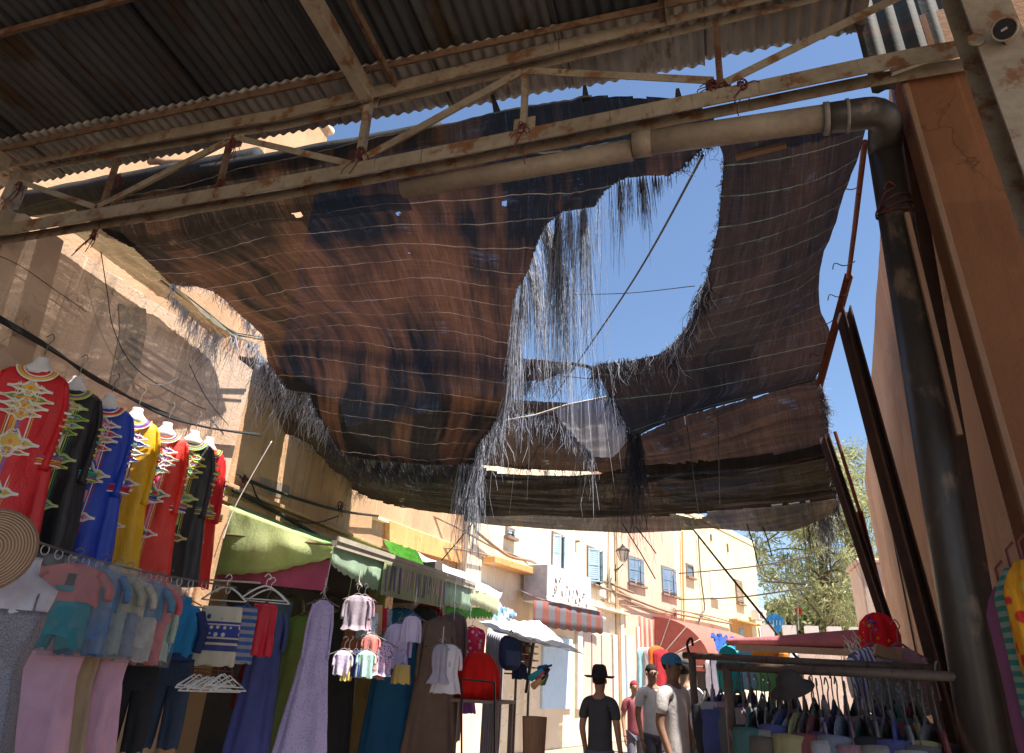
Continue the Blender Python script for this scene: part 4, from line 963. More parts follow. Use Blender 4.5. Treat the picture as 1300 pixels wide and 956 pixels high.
# ---------------------------------------------------------------- awnings
m_green = cloth('awning_green', (.36, .58, .26), transl=.5, sc=10); m_green2 = cloth('awning_valance_green', (.48, .62, .48), transl=.45)
m_greytop = M('awning_grey_green', (.44, .40, .33), (.36, .32, .26), 5, .8)
m_lime = cloth('awning_lime', (.70, .74, .52), transl=.45); m_bgreen = cloth('awning_bright_green', (.12, .45, .10), transl=.5)
m_whitecl = cloth('white_canopy_cloth', (.82, .83, .85), transl=.4); m_burg = cloth('burgundy_awning_cloth', (.48, .155, .12), transl=.25)
m_pinkcl = cloth('pink_lining', (.62, .15, .32), transl=.4)
m_strred = cloth('red_grey_stripe', (.30, .11, .09), 'stripe', (.22, .21, .23), sc=2.2, transl=.35)
def rag(a, b, drop, n, amp, mb, mi=0, out_=Vector((0, 0, 0)), waves=14, fold=.02):
    """hanging valance from a to b with scalloped lower edge and soft folds"""
    rows = [[], [], [], []]
    a, b = Vector(a), Vector(b); d = (b-a); nrm = Vector((d.y, -d.x, 0)).normalized()
    for i in range(n+1):
        t = i/n; p = a+d*t; dp = drop(t) if callable(drop) else drop
        f = fold*math.sin(t*waves*1.7+1)*.6+fold*noise.noise((t*waves, 0, 3))
        sc = amp*abs(math.sin(t*math.pi*waves))
        for k in range(4):
            v = k/3; rows[k].append(p-Vector((0, 0, dp*v+(sc if k == 3 else 0)))+nrm*f*v)
    mb.grid(rows, mi)
ga = thing('green_awning', 'large green fabric awning over the clothes shop with striped clear panel in its valance', 'awning', (-4.6, 8, 2.5)); ga['_org'] = (-4.6, 8, 2.5)
W0, W1 = Vector((-5.38, 6.75, 3.12)), Vector((-5.38, 13.6, 3.22)); V0, V1 = Vector((-3.8, 6.5, 2.62)), Vector((-3.8, 11.0, 2.74)); W1 = Vector((-5.38, 11.3, 3.2))
mb = MB(); rows = []
for j in range(16):
    t = j/15; a, b = W0.lerp(V0, t), W1.lerp(V1, t)
    rows.append([a.lerp(b, i/60)-Vector((0, 0, .05*math.sin(math.pi*t)*(1+.5*math.sin(i*.9))+.012*noise.noise((i*.4, j*.4, 0)))) for i in range(61)])
mb.grid(rows); mb.build('canopy', m_green, ga, smooth=True, solid=.003)
mb = MB(); mb.bar(V0, V1, .07, .07); mb.bar(V0+Vector((.04, 0, .05)), V1+Vector((.04, 0, .05)), .02, .05); mb.build('front_rail', m_greytop, ga)
mb = MB(); rag(V0-Vector((0, 0, .03)), V1-Vector((0, 0, .03)), lambda t: .17+.14*min(1, t*5), 160, .025, mb, waves=34); mb.build('valance', m_green2, ga, smooth=True, solid=.003)
mb = MB(); c0, c1 = W0+Vector((0, -.02, -.02)), V0+Vector((0, -.02, -.02)); cb0 = Vector((-5.42, 6.72, 2.34))
rows = []
for j in range(14):
    v = j/13; r = []
    for i in range(61):
        u = i/60; tp = c0.lerp(c1, u); bt = cb0.lerp(V0-Vector((0, 0, .13)), u)-Vector((0, 0, .06*math.sin(math.pi*u))); p = tp.lerp(bt, v)
        p = p+Vector((0, .03*noise.noise((u*5, v*2, 2))+.02*math.sin(u*14)*v-.06*math.sin(math.pi*v)*math.sin(math.pi*u), -.015*abs(math.sin(u*26)) if j == 13 else 0)); r.append(p)
    rows.append(r)
mb.grid(rows); mb.build('side_curtain', m_lime if False else cloth('awning_side_green', (.66, .74, .40), transl=.5), ga, smooth=True, solid=.003)
mb = MB(); mb.slab([cb0+Vector((0, .1, .02)), V0-Vector((.05, -.1, .14)), V0-Vector((.1, -.12, .45)), cb0+Vector((.05, .12, -.05))], (0, .01, 0)); mb.build('pink_lining', m_pinkcl, ga)
mb = MB(); mb.tube([W0+Vector((-.03, -.05, -.35)), V0+Vector((0, -.03, -.02))], .01, 6); mb.build('cross_bar', m_rust_steel, ga)
# clear panel with coloured strips
pa, pb = P(489, 700, x=-3.77), P(566, 735, x=-3.77)
mb = MB(); y0_, y1_ = pa.y, pb.y; zc = lambda y: lerp(V0.z, V1.z, (y-V0.y)/(V1.y-V0.y))
mb.slab([Vector((-3.765, y0_, zc(y0_)-.02)), Vector((-3.765, y1_, zc(y1_)-.02)), Vector((-3.765, y1_, zc(y1_)-.40)), Vector((-3.765, y0_, zc(y0_)-.40))], (.004, 0, 0)); pn = mb.build('clear_panel', cloth('yellow_green_panel', (.50, .56, .22), 'stripe', (.46, .50, .30), sc=5, transl=.3), ga)
stripc = [(.16, .13, .25), (.45, .44, .30), (.12, .14, .12), (.15, .13, .3), (.5, .48, .42), (.14, .12, .2), (.52, .45, .36), (.5, .38, .28), (.48, .42, .3), (.42, .4, .38), (.45, .2, .25), (.5, .5, .2), (.2, .18, .4)]
mb = MB(); mm = []
for k, cc in enumerate(stripc*2):
    y = lerp(y0_+.06, y1_-.08, k/(len(stripc)*2-1)); mm.append(M('strip%d' % (k % len(stripc)), cc, bump=0))
    l = random.uniform(.2, .34); w_ = random.uniform(.02, .055); tl = random.uniform(-.04, .04)
    mb.slab([Vector((-3.757, y, zc(y)-.05)), Vector((-3.757, y+w_, zc(y)-.05)), Vector((-3.757, y+w_+tl, zc(y)-.05-l)), Vector((-3.757, y+tl, zc(y)-.05-l))], (.003, 0, 0), k)
mb.build('coloured_strips', mm, pn)
# second awning (pale lime) beyond
la = thing('lime_awning', 'faded lime and white awning behind the green one, with bright green scalloped lining', 'awning', (-4.6, 13, 2.5)); la['_org'] = (-4.6, 13, 2.5)
def sheet(parent, name, c, mat, nu=40, nv=14, sag=.05, th=.003, f=.02, seed=0):
    a, b, cc, d = [Vector(p) for p in c]; mb = MB(); rows = []
    for j in range(nv+1):
        v = j/nv; p0, p1 = a.lerp(d, v), b.lerp(cc, v)
        rows.append([p0.lerp(p1, i/nu)-Vector((0, 0, sag*math.sin(math.pi*v)*math.sin(math.pi*(i/nu*.8+.1))))+Vector((f*noise.noise((i*.25, j*.3, seed)), 0, f*noise.noise((i*.2, j*.35, seed+4)))) for i in range(nu+1)])
    mb.grid(rows); return mb.build(name, mat, parent, smooth=True, solid=th)
sheet(la, 'canopy', (P(486, 684, x=-5.3), P(640, 748, x=-5.2), P(634, 760, x=-3.9), P(586, 742, x=-3.75)), m_whitecl, f=.04)
f0, f1 = P(598, 738, x=-3.8), P(634, 757, x=-3.85)
mb = MB(); rag(f0, f1, .30, 60, .04, mb, waves=10); mb.build('valance', m_lime, la, smooth=True, solid=.003)
mb = MB(); rag(P(566, 770, x=-3.9), P(626, 772, x=-3.95), .13, 80, .05, mb, waves=16); mb.build('green_lining', m_bgreen, la, smooth=True, solid=.003)
sheet(la, 'side_flap', (P(487, 685, x=-5.0), P(528, 698, x=-4.3), P(545, 720, x=-4.1), P(500, 705, x=-4.9)), cloth('vivid_green_cloth', (.32, .58, .22), transl=.5), f=.05, seed=8)
mb = MB(); q = P(546, 712, x=-4.0); mb.slab([P(538, 714, x=-3.95), P(562, 712, x=-3.95), P(562, 732, x=-3.95), P(545, 726, x=-3.95)], (-.02, 0, 0)); tag(mb.build('grey_board', M('grey_board', (.16, .14, .12), (.13, .11, .1))), 'dark grey board standing on top of the green awning rail', 'board')
# blue-white torn plastic
bw = sheet(None, 'plastic_sheet', (P(600, 750, y=13.5), P(640, 770, y=14.2), P(656, 782, y=13.8), P(632, 788, y=13.3)), cloth('blue_white_plastic', (.62, .70, .80), 'stripe', (.25, .42, .62), sc=1.4, transl=.4), f=.12, seed=3)
tag(bw, 'crumpled blue and white plastic sheet between the lime and striped awnings', 'plastic sheet')
# third: striped awning
sa = thing('striped_awning', 'red and grey striped awning below the white signboard', 'awning', tuple(FC.at(690, 780))); sa['_org'] = tuple(FC.at(690, 780))
sheet(sa, 'canopy', (FC.at(655, 748, .05), FC.at(722, 776, .05), FC.at(716, 776, 1.1), FC.at(634, 762, 1.1)), m_strred, f=.02)
mb = MB(); rag(FC.at(622, 762, 1.1), FC.at(716, 777, 1.1), .5, 60, .03, mb, waves=9); mb.build('valance', m_strred, sa, smooth=True, solid=.003)
sheet(sa, 'white_edge', (FC.at(650, 757, .9), FC.at(710, 774, .9), FC.at(712, 776, 1.15), FC.at(642, 762, 1.15)), m_whitecl)
# orange tiled ledge beyond it
mb = MB(); mb.bar(FC.at(716, 772, .15), FC.at(752, 783, .15), .35, .12); tag(mb.build('small_ledge_roof', m_orange, bevel=.01), 'short orange ledge roof right of the striped awning', 'ledge roof')
mb = MB(); mb.bar(FC.at(733, 768, .2), FC.at(740, 776, .35), .2, .12); tag(mb.build('security_camera', m_lblue_sh, bevel=.01), 'small blue box camera above the orange ledge roof', 'camera')
mb = MB(); mb.tube([FC.at(744, 780, .25), FC.at(755, 786, .3)], .05, 8); tag(mb.build('white_tube', m_white), 'short white tube at the right end of the orange ledge roof', 'tube')
# white signboard
a, w, h = FC.rect(661, 717, 696, 740)
mb = MB(); FC.box(mb, a, 0, 2.45, 0, h+.42, .1, .75); sg = tag(mb.build('signboard', m_white, bevel=.01), 'white box signboard with faded dark lettering above the striped awning', 'signboard')
mb = MB(); rnd = random.Random(5)
for (u, v, l, s) in ((.35, .35, .30, 1), (.42, .55, .16, 1), (.30, .75, .10, 2), (.62, .30, .09, 2), (.7, .65, .30, 1), (.62, .95, .12, 1), (.95, .45, .26, 0), (1.1, .55, .3, 0), (1.35, .55, .22, 0), (1.55, .50, .34, 1), (1.7, .72, .2, 1), (1.95, .55, .10, 2), (1.85, .95, .22, 1), (2.1, .85, .3, 1), (2.05, 1.15, .16, 1)):
    v *= .8; pts = [a+FC.d*(u+rnd.uniform(-.03, .03)+.05*math.sin(k*1.4))-Vector((0, 0, v+l*k/4))+FC.n*.762 for k in range(5)]
    mb.tube(curve(pts, 8), .022 if s else .014, 4, flat=.5)
mb.build('lettering', M('faded_letters', (.20, .15, .15), (.32, .22, .18), 9), sg)
mb = MB(); FC.box(mb, a, -.01, .0, 0.02, h+.40, .12, .73); mb.build('side_face', M('sign_grey', (.45, .45, .46)), sg)
# orange roofed stall cornice at left of sign
mb = MB(); FC.box(mb, FC.at(612, 706), 0, 2.9, 0, .16, .02, .35); tag(mb.build('cornice', m_orange, bevel=.02), 'orange brown cornice running left of the white signboard', 'cornice')
# white sail canopy
wc = sheet(None, 'white_canopy', (P(606, 788, y=10.5), P(686, 788, y=12.0), P(742, 831, y=9.6), P(650, 805, y=8.9)), m_whitecl, nu=50, nv=20, sag=.10, f=.03, seed=11)
tag(wc, 'bright white cloth canopy stretched over the stall in the lane middle', 'canopy')
# burgundy dome awning
ba = thing('burgundy_awning', 'rounded burgundy awning with fan shaped end over the shop in the pink house', 'awning', tuple(FY.at(830, 800))); ba['_org'] = tuple(FY.at(830, 800))
A0 = FY.at(828, 783, .0); endl = FY.at(888, 800, 0); u_len = (Vector((endl.x, endl.y, 0))-Vector((A0.x, A0.y, 0))).length+2.2
pro = 1.9; rad_h = A0.z-FY.at(828, 817, 0).z+.62
def dome(u, t): # t 0..1 from wall top to front bottom
    a = t*math.pi/2; return A0+FY.d*u+FY.n*(pro*math.sin(a))-Vector((0, 0, rad_h*(1-math.cos(a))))
mb = MB(); mb.grid([[dome(u_len*i/30, j/14)-Vector((0, 0, .03*math.sin(i*1.1)*math.sin(j/14*3.14))) for i in range(31)] for j in range(15)])
mb.grid([[dome(u_len*i/30, 1)-Vector((0, 0, .06*k+(.03*abs(math.sin(i*1.5)) if k == 3 else 0))) for i in range(31)] for k in range(4)]); mb.build('canopy', m_burg, ba, smooth=True, solid=.004)
cc = A0-Vector((0, 0, rad_h))
mb = MB(); arc = [dome(0, j/14) for j in range(15)]
for j in range(14): mb.add([cc, arc[j], arc[j+1]], [(0, 1, 2)])
mb.grid([[cc.lerp(arc[-1], i/10)-Vector((0, 0, .07*k)) for i in range(11)] for k in range(3)]); mb.build('fan_end', m_burg, ba, solid=.004)
mb = MB()
for j in (0, 3, 6, 9, 12, 14): mb.tube([cc-FY.d*.02, arc[j]-FY.d*.02], .018, 5)
mb.build('fan_ribs', m_palewire, ba)
mb = MB(); c2 = FY.at(809, 782, .02); wl = (Vector((A0.x, A0.y, 0))-Vector((c2.x, c2.y, 0))).length
rows = [[c2+FY.d*(wl*i/12)+FY.n*(.03*math.sin(i*1.7)+.02)-Vector((0, 0, rad_h*1.0*j/4)) for i in range(13)] for j in range(5)]; mb.grid(rows); mb.build('gathered_side', m_burg, ba, smooth=True, solid=.004)
# blue shade beyond
bs_ = sheet(None, 'blue_shade_sheet', (P(903, 803, y=20), P(935, 812, y=22), P(933, 831, y=19), P(912, 829, y=18)), cloth('blue_sheet', (.04, .12, .42), transl=.45), f=.1, seed=2)
tag(bs_, 'bright blue shade sheet right of the burgundy awning', 'shade sheet')
# folded burgundy parasol lying level over its beam
fp = thing('folded_awning', 'folded dusty burgundy awning with fringed right end above the clothes rails', 'awning', tuple(P(1000, 818, y=7))); fp['_org'] = tuple(P(1000, 818, y=7))
a, b = P(922, 815, y=7.4), P(1090, 815, y=6.4)
mb = MB(); rows = []
for i in range(41):
    t = i/40; c = a.lerp(b, t); h = lerp(.03, .075, t); w_ = lerp(.08, .16, t)
    rows.append([c+Vector((0, w_*math.cos(k*math.pi*2/16), h*math.sin(k*math.pi*2/16)+.018*math.sin(k*2.3+t*3)*t)) for k in range(16)])
mb.loft(rows); mb.build('folded_cloth', cloth('dusty_burgundy', (.50, .17, .19), transl=.15), fp, smooth=True)
mb = MB(); mb.bar(P(936, 822, y=7.2), P(1092, 829, y=6.3), .05, .05); mb.build('beam', M('pale_brown_wood', (.40, .28, .2), (.34, .24, .17), 5), fp)
mb = MB()
for k in range(220): strand(mb, b+Vector((random.gauss(0, .06), random.gauss(0, .12), random.gauss(0, .03))), random.uniform(.05, .22), (.5, 0, -.6), .003, wav=.15)
mb.build('white_fringe', m_white, fp)
q = P(978, 833, y=9); mb = MB(); mb.lathe([(0, -.16), (.10, -.15), (.19, -.06), (.2, .02), (.15, .11), (.06, .155), (0, .16)], 18, q); tag(mb.build('orange_hat', cloth('orange_felt', (.85, .28, .03))), 'bright orange rounded hat hanging below the folded awning', 'hat')
for i, (px, py, c, lab) in enumerate(((925, 834, (.02, .35, .38), 'teal scarf bundle hanging left of the orange hat'), (950, 830, (.25, .5, .75), 'sky blue scarf bundle hanging under the folded awning'), (965, 831, (.15, .5, .25), 'small green and white pennant left of the orange hat'), (1000, 833, (.8, .8, .8), 'white shirt bundle right of the orange hat'))):
    q = P(px, py, y=9.5); mb = MB(); mb.lathe([(0, -.4), (.14, -.38), (.16, -.1), (.10, .08), (.03, .14), (0, .14)], 12, q); tag(mb.build('scarf_bundle', cloth('scarf_far%d' % i, c), smooth=True), lab, 'scarf', 'far hanging scarves')
# ---------------------------------------------------------------- garments
def shape(mb, prof, mi=0, n=44, folds=7, famp=.02, seed=0, rows=26, flat=.8):
    """body of a hanging garment: closed loops from shoulders to an open hem. prof: (z, half width, half depth, x shift)"""
    rnd = random.Random(seed); ph = [rnd.uniform(0, 6.28) for _ in range(4)]
    zs = [p[0] for p in prof]; loops = []
    for j in range(rows+1):
        z = lerp(zs[0], zs[-1], j/rows)
        k = 0
        while k < len(prof)-2 and z < prof[k+1][0]: k += 1
        a, b = prof[k], prof[k+1]; t = (z-a[0])/((b[0]-a[0]) or 1); t = min(max(t, 0), 1)
        hw, dp = lerp(a[1], b[1], t), lerp(a[2], b[2], t); sx = lerp(a[3] if len(a) > 3 else 0, b[3] if len(b) > 3 else 0, t)
        g = min(1, j/rows*1.3)
        L = []
        for i in range(n):
            q = 2*math.pi*i/n; c, s = math.cos(q), math.sin(q)
            f = famp*g*(math.sin(folds*q+ph[0]+z*1.5)+.5*math.sin(folds*1.7*q+ph[1]-z*2)) + .012*noise.noise((c*3, s*3, z*6+seed))
            L.append(Vector((sx+hw*math.copysign(abs(c)**.85, c)+f*c*.5, dp*math.copysign(abs(s)**flat, s)+f*s, z+(.008*math.sin(folds*q+ph[2]) if j == rows else 0))))
        loops.append(L)
    mb.loft(loops, mi, True, False); return mb
def sleeve(mb, pts, r, mi=0, seed=0, flat=.6, n=14):
    pts = curve(pts, 12); k = len(pts)
    rr = [lerp(r[0], r[1], i/(k-1))*(1+.10*noise.noise((i*.9, seed, 0))+.04*math.sin(i*1.7+seed)) for i in range(k)]
    mb.tube(pts, rr, n, mi, True, flat)
def hook(root, z=0, h=.10, mat=None, w=.16):
    mb = MB(); mb.tube(curve([Vector((-w, 0, z-.05)), Vector((-w*.4, 0, z-.01)), Vector((0, 0, z+.02)), Vector((w*.4, 0, z-.01)), Vector((w, 0, z-.05))], 14), .006, 6)
    mb.tube(curve([Vector((0, 0, z+.015)), Vector((0, 0, z+h*.6)), Vector((.025, 0, z+h*.85)), Vector((0, 0, z+h*1.1)), Vector((-.028, 0, z+h*.9))], 14), .003, 6)
    return mb.build('hanger', mat or M('hanger_grey', (.22, .2, .2), (.12, .11, .11), 3), root, local=True, smooth=True)
def line_on(mb, prof_pt, pts, r, mi):
    mb.tube([prof_pt(x, z) for x, z in pts], r, 4, mi, flat=.5)

EMB = {'gold': (.62, .42, .10), 'white': (.75, .72, .68), 'orange': (.70, .22, .03), 'green': (.03, .30, .14), 'blue': (.04, .05, .40), 'red': (.55, .02, .03), 'purple': (.28, .12, .40), 'lime': (.45, .55, .12), 'pink': (.7, .25, .4), 'teal': (.05, .35, .35)}
EM = {k: cloth('emb_'+k, c, transl=0, rough=.6) for k, c in EMB.items()}
def gown(root, mat, colA, colB, band, seed, L=1.28, W=.245):
    rnd = random.Random(seed)
    prof = [(-.005, .10, .03), (-.02, .15, .04), (-.06, W-.04, .05), (-.22, W-.015, .06), (-.45, W, .06), (-L, W+.10, .07)]
    mb = MB(); shape(mb, prof, famp=.030, folds=5, seed=seed, rows=40, n=64)
    for s in (-1, 1):
        x = s*(W-.05); sleeve(mb, [(x-s*.01, .01, -.075), (x+s*.035, .015, -.24), (x+s*.045, .0, -.46), (x+s*.04, -.02, -.72)], (.052, .078), seed=seed+s, flat=.42)
    mb.build('robe', mat, root, local=True, smooth=True)
    def hw_dp(z):
        k = 0
        while k < len(prof)-2 and z < prof[k+1][0]: k += 1
        a, b = prof[k], prof[k+1]; t = min(1, max(0, (z-a[0])/(b[0]-a[0]))); return lerp(a[1], b[1], t), lerp(a[2], b[2], t)
    def pt(x, z, o=.016):
        hw, dp = hw_dp(z); c = min(.98, abs(x)/hw); s = (1-c**2)**.5
        return Vector((x, -dp*s**.8-o, z))
    cols = [EM[k] for k in band]+[EM[colA], EM[colB], EM['white']]; nb = len(band); A_, B_, W_ = nb, nb+1, nb+2
    mb = MB()
    hwb = .052
    def bx(z): return .02*math.sin(z*5+seed)
    # centre band of stripes
    for k in range(nb):
        x0 = -hwb+2*hwb*k/nb; x1 = x0+2*hwb/nb
        rows = [[pt(x0+.001+bx(z)*.3, z), pt(x1-.001+bx(z)*.3, z)] for z in [-.14-(L-.16)*j/46 for j in range(47)]]; mb.grid(rows, k)
    for s in (-1, 1):
        mb.tube([pt(s*(hwb+.010)+bx(z)*.3, z, .018) for z in [-.14-(L-.16)*j/46 for j in range(47)]], .0045, 4, A_)
        mb.tube([pt(s*(hwb+.024)+bx(z)*.3, z, .017) for z in [-.14-(L-.16)*j/46 for j in range(47)]], .0030, 4, B_)
    # flame shaped flares
    fl = [(-.17, .125, .030), (-.235, .15, .032), (-.30, .135, .030), (-.36, .11, .025), (-.56, .155, .05), (-.62, .12, .02), (-.90, .14, .045), (-1.18, .10, .03)]
    for i, (zc, w, h) in enumerate(fl):
        zc -= rnd.uniform(0, .02); w *= 1.1; h *= 1.35; n = 18
        def hh(u): # outline: tall at the middle, needle at the tip
            u = abs(u); return h*((1-u)**1.6)*(1+.35*math.sin(u*14))+.0025
        fill = rnd.randrange(nb)
        rows = [[pt(w*u*.92, zc+hh(u)*.8*v, .019) for u in [-1+2*j/n for j in range(n+1)]] for v in (-1, -.3, .3, 1)]; mb.grid(rows, (fill))
        rows = [[pt(w*u*.6, zc+hh(u)*.45*v, .0215) for u in [-1+2*j/n for j in range(n+1)]] for v in (-1, 0, 1)]; mb.grid(rows, (fill+2) % nb)
        for v in (-1, 1):
            mb.tube([pt(w*u, zc+hh(u)*1.15*v, .021) for u in [-1+2*j/22 for j in range(23)]], .0065, 4, A_)
            mb.tube([pt(w*u*.95, zc+hh(u)*.85*v, .023) for u in [-1+2*j/22 for j in range(23)]], .003, 4, B_ if i % 2 else W_)
        mb.lathe([(0, .004), (.014, .002), (.014, 0)], 8, pt(0, zc, .026), (fill+1) % nb, ax=Matrix.Rotation(math.pi/2, 3, 'X'))
        for s in (-1, 1): mb.lathe([(0, .004), (.008, .002), (.008, 0)], 6, pt(s*w*.45, zc, .025), (fill+3) % nb, ax=Matrix.Rotation(math.pi/2, 3, 'X'))
    # neckline
    for k, (r_, m_) in enumerate(((.085, A_), (.098, 0), (.108, B_), (.118, 1), (.128, A_))):
        mb.tube([Vector((r_*math.sin(t), -.050-.035*math.cos(t)-.002*k, -.035-r_*.85*math.cos(t)+.02)) for t in [(-1.5+3*j/20) for j in range(21)]], .0055, 4, m_)
    # cuffs
    for s in (-1, 1):
        for k in range(4):
            z = -.68+.018*k; c = Vector((s*(W-.05+.05), -.02, z))
            mb.tube([c+Vector((.084*math.cos(t), .042*math.sin(t), 0)) for t in [2*math.pi*j/18 for j in range(19)]], .006, 4, (A_, 0, B_, 2)[k])
        for j in range(7):
            c = Vector((s*(W+.01+.002*j), -.056, -.60+.05*j)); w = .028 if j % 2 else .045
            mb.box(c, (w, .008, .016), (A_, B_, 1)[j % 3])
    mb.build('embroidery', cols, root, local=True)
    # neck of the half bust it hangs on
    mb = MB(); mb.loft([[Vector((a*math.cos(t), b*math.sin(t)+o, z)) for t in [2*math.pi*j/18 for j in range(18)]] for a, b, z, o in ((.14, .05, -.05, 0), (.10, .045, -.01, 0), (.055, .04, .03, 0), (.044, .038, .055, 0), (.046, .039, .075, 0), (.042, .036, .082, 0))])
    mb.build('bust_neck', M('bust_white', (.72, .70, .72), (.66, .64, .66), 3, .35, spec=.5, bump=0), root, local=True, smooth=True)
    mb = MB(); mb.tube(curve([Vector((0, 0, .11)), Vector((0, .01, .2)), Vector((.02, .02, .25)), Vector((.0, .03, .29)), Vector((-.03, .03, .26))], 12), .004, 5); mb.build('hook', m_wire, root, local=True, smooth=True)

def silk(name, c):
    return cloth(name, c, transl=.12, rough=.45, spec=.5)
GOW = [((50, 468), (.62, .012, .02), 'white', 'gold', ['orange', 'gold', 'purple', 'green', 'gold'], 'red gown nearest the camera at the left edge, white outlined flame embroidery down its front', -4.62),
       ((95, 492), (.018, .017, .022), 'lime', 'green', ['purple', 'gold', 'teal', 'green', 'white'], 'black gown with green and yellow embroidery between the nearest red gown and the blue one', -4.66),
       ((137, 514), (.015, .055, .48), 'white', 'red', ['red', 'gold', 'purple', 'orange', 'pink'], 'royal blue gown with white and red embroidery', -4.66),
       ((172, 530), (.80, .40, .01), 'white', 'blue', ['purple', 'red', 'green', 'blue', 'pink'], 'golden yellow gown with short embroidered front beside the blue gown', -4.68),
       ((210, 548), (.70, .035, .02), 'white', 'gold', ['blue', 'green', 'purple', 'red', 'pink'], 'bright red gown with blue and green gems between the yellow and the second black gown', -4.70),
       ((245, 558), (.03, .028, .035), 'lime', 'gold', ['purple', 'teal', 'green', 'red', 'lime'], 'second black gown, charcoal with yellow green embroidery, next to the last gown', -4.72),
       ((264, 566), (.66, .02, .025), 'gold', 'lime', ['gold', 'blue', 'white', 'orange', 'red'], 'last gown of the row, narrow red one against the pilaster', -4.76)]
for i, ((px, py), c, ca, cb, band, lab, xx) in enumerate(GOW):
    q = P(px, py, x=xx)
    r = thing('embroidered_gown', lab, 'gown', tuple(q), math.radians(48 if i < 6 else 74), 'embroidered gowns on the left wall')
    gown(r, silk('gown_silk%d' % i, c), ca, cb, band, 11+i*3, L=1.30)

# cable loom above the gowns
def wire(name, pts, r, label, cat='cable', m=None, n=30, group=None):
    mb = MB(); mb.tube(curve(pts, n), r, 6); return tag(mb.build(name, m or m_cable, smooth=True), label, cat, group)
for k in range(3):
    o = .015*k
    wire('black_cable', [P(-30, 385+3*k, x=-4.93+o), P(60, 438+2*k, x=-4.93+o), P(120, 482-2*k, x=-4.93+o), P(200, 520+2*k, x=-4.93+o), P(260, 542, x=-4.93+o), P(330, 551+k, x=-4.93+o)], .011, 'bundle of black cables sagging above the row of gowns', 'cable', group='black cables above the gowns')
wire('wire', [P(128, 318, x=-4.9), P(136, 370, x=-4.92), P(145, 420, x=-4.95), P(175, 470, x=-4.96), P(240, 510, x=-4.96), P(262, 520, x=-4.96)], .004, 'thin wire drooping down the near left wall from the net corner')
wire('white_cable_end', [P(176, 476, x=-4.96), P(190, 487, x=-4.95), P(208, 488, x=-4.95), P(224, 481, x=-4.96)], .006, 'short white wire curled on the near left wall', m=m_palewire)
wire('wire', [P(240, 462, x=-4.96), P(262, 505, x=-4.96), P(290, 540, x=-4.96)], .004, 'thin dark wire slanting down to the cable bundle near the wall end')
wire('wire', [P(0, 325, x=-4.97), P(30, 340, x=-4.97), P(70, 368, x=-4.97), P(110, 396, x=-4.97)], .003, 'faint cracked wire line across the upper near left wall')
wire('shop_cable', [P(305, 605, x=-5.3), P(345, 622, x=-5.3), P(400, 640, x=-5.3), P(440, 650, x=-5.3), P(480, 655, x=-5.3)], .02, 'thick dark cable sagging along the wall above the green awning')
wire('shop_cable', [P(300, 601, x=-5.3), P(318, 612, x=-5.28), P(335, 640, x=-5.3), P(390, 664, x=-5.3), P(430, 655, x=-5.3)], .01, 'thin cable looping under the thick one above the green awning')
wire('shop_cable', [P(296, 622, x=-5.3), P(360, 655, x=-5.3), P(420, 690, x=-5.3)], .025, 'dark cable lying along the ledge just over the green awning')
tangle('cable_knot', [(P(310, 608, x=-5.28), .10, 'dark cable knot at the pilaster above the green awning'), (P(432, 642, x=-5.28), .12, 'dark cable knot under the left net corner')], '', 'cable knot')
wire('stay_rope', [P(345, 560, y=6.3), P(300, 640, y=6.2), P(283, 685, y=6.15)], .006, 'white rope slanting down past the green awning side', 'rope', m=m_palewire)
for j, pts in enumerate((((475, 672), (520, 650), (570, 668), (620, 695), (660, 712), (690, 745), (735, 752)), ((600, 676), (640, 706), (672, 714), (698, 735), (745, 733), (800, 753)), ((480, 660), (530, 690), (590, 700), (640, 712)), ((690, 745), (712, 752), (730, 748), (745, 757), (775, 767)), ((735, 737), (790, 757), (850, 778), (925, 792)), ((780, 757), (830, 778), (860, 775), (905, 788)), ((783, 768), (815, 772), (845, 780), (860, 776), (900, 783), (925, 790)))):
    wire('facade_cable', [(FC if x < 740 else FY).at(x, y, .12) for x, y in pts], .035 if j in (1, 4) else .022, ('tangled cable running from the orange band to the signboard', 'thick double cable passing over the white signboard to the lantern', 'cable sagging across the orange band', 'cable looping below the blue windows', 'thick cable along the pink house above the burgundy awning', 'looser cable curving over the burgundy awning', 'cable ending near the yellow house drainpipe')[j], m=M('brown_cable', (.30, .2, .13), (.2, .14, .1), 5))
tangle('cable_knot', [(FY.at(851, 777, .15), .25, 'loose cable coil over the burgundy awning')], '', 'cable knot')
# wires in the air
wire('overhead_wire', [P(893, 196, y=3.4), P(800, 362, y=5.2), P(702, 505, y=8)], .009, 'long grey wire crossing the blue gap between the torn nets', m=m_wire)
wire('overhead_wire', [P(730, 374, y=6), P(800, 372, y=6), P(882, 363, y=5)], .004, 'thin level wire tied to the net tassel in the blue gap')
wire('overhead_wire', [P(700, 476, y=8), P(760, 482, y=8)], .006, 'short thin wire just under the strip joining the nets')
wire('overhead_wire', [P(880, 672, y=10), P(930, 735, y=8.5), P(1014, 838, y=7)], .013, 'dark diagonal wire running down across the yellow house')
wire('overhead_wire', [P(862, 728, y=24), P(950, 720, y=22), P(1030, 706, y=20)], .022, 'pale wire crossing the yellow house and the sky towards the tree', m=m_wire)
wire('overhead_wire', [P(862, 761, y=24), P(940, 758, y=22), P(1030, 745, y=20)], .022, 'second pale wire lower across the yellow house', m=m_wire)
wire('overhead_wire', [P(970, 738, y=30), P(1000, 740, y=28), P(1022, 742, y=27)], .035, 'short dark cable between the yellow house corner and the tree')
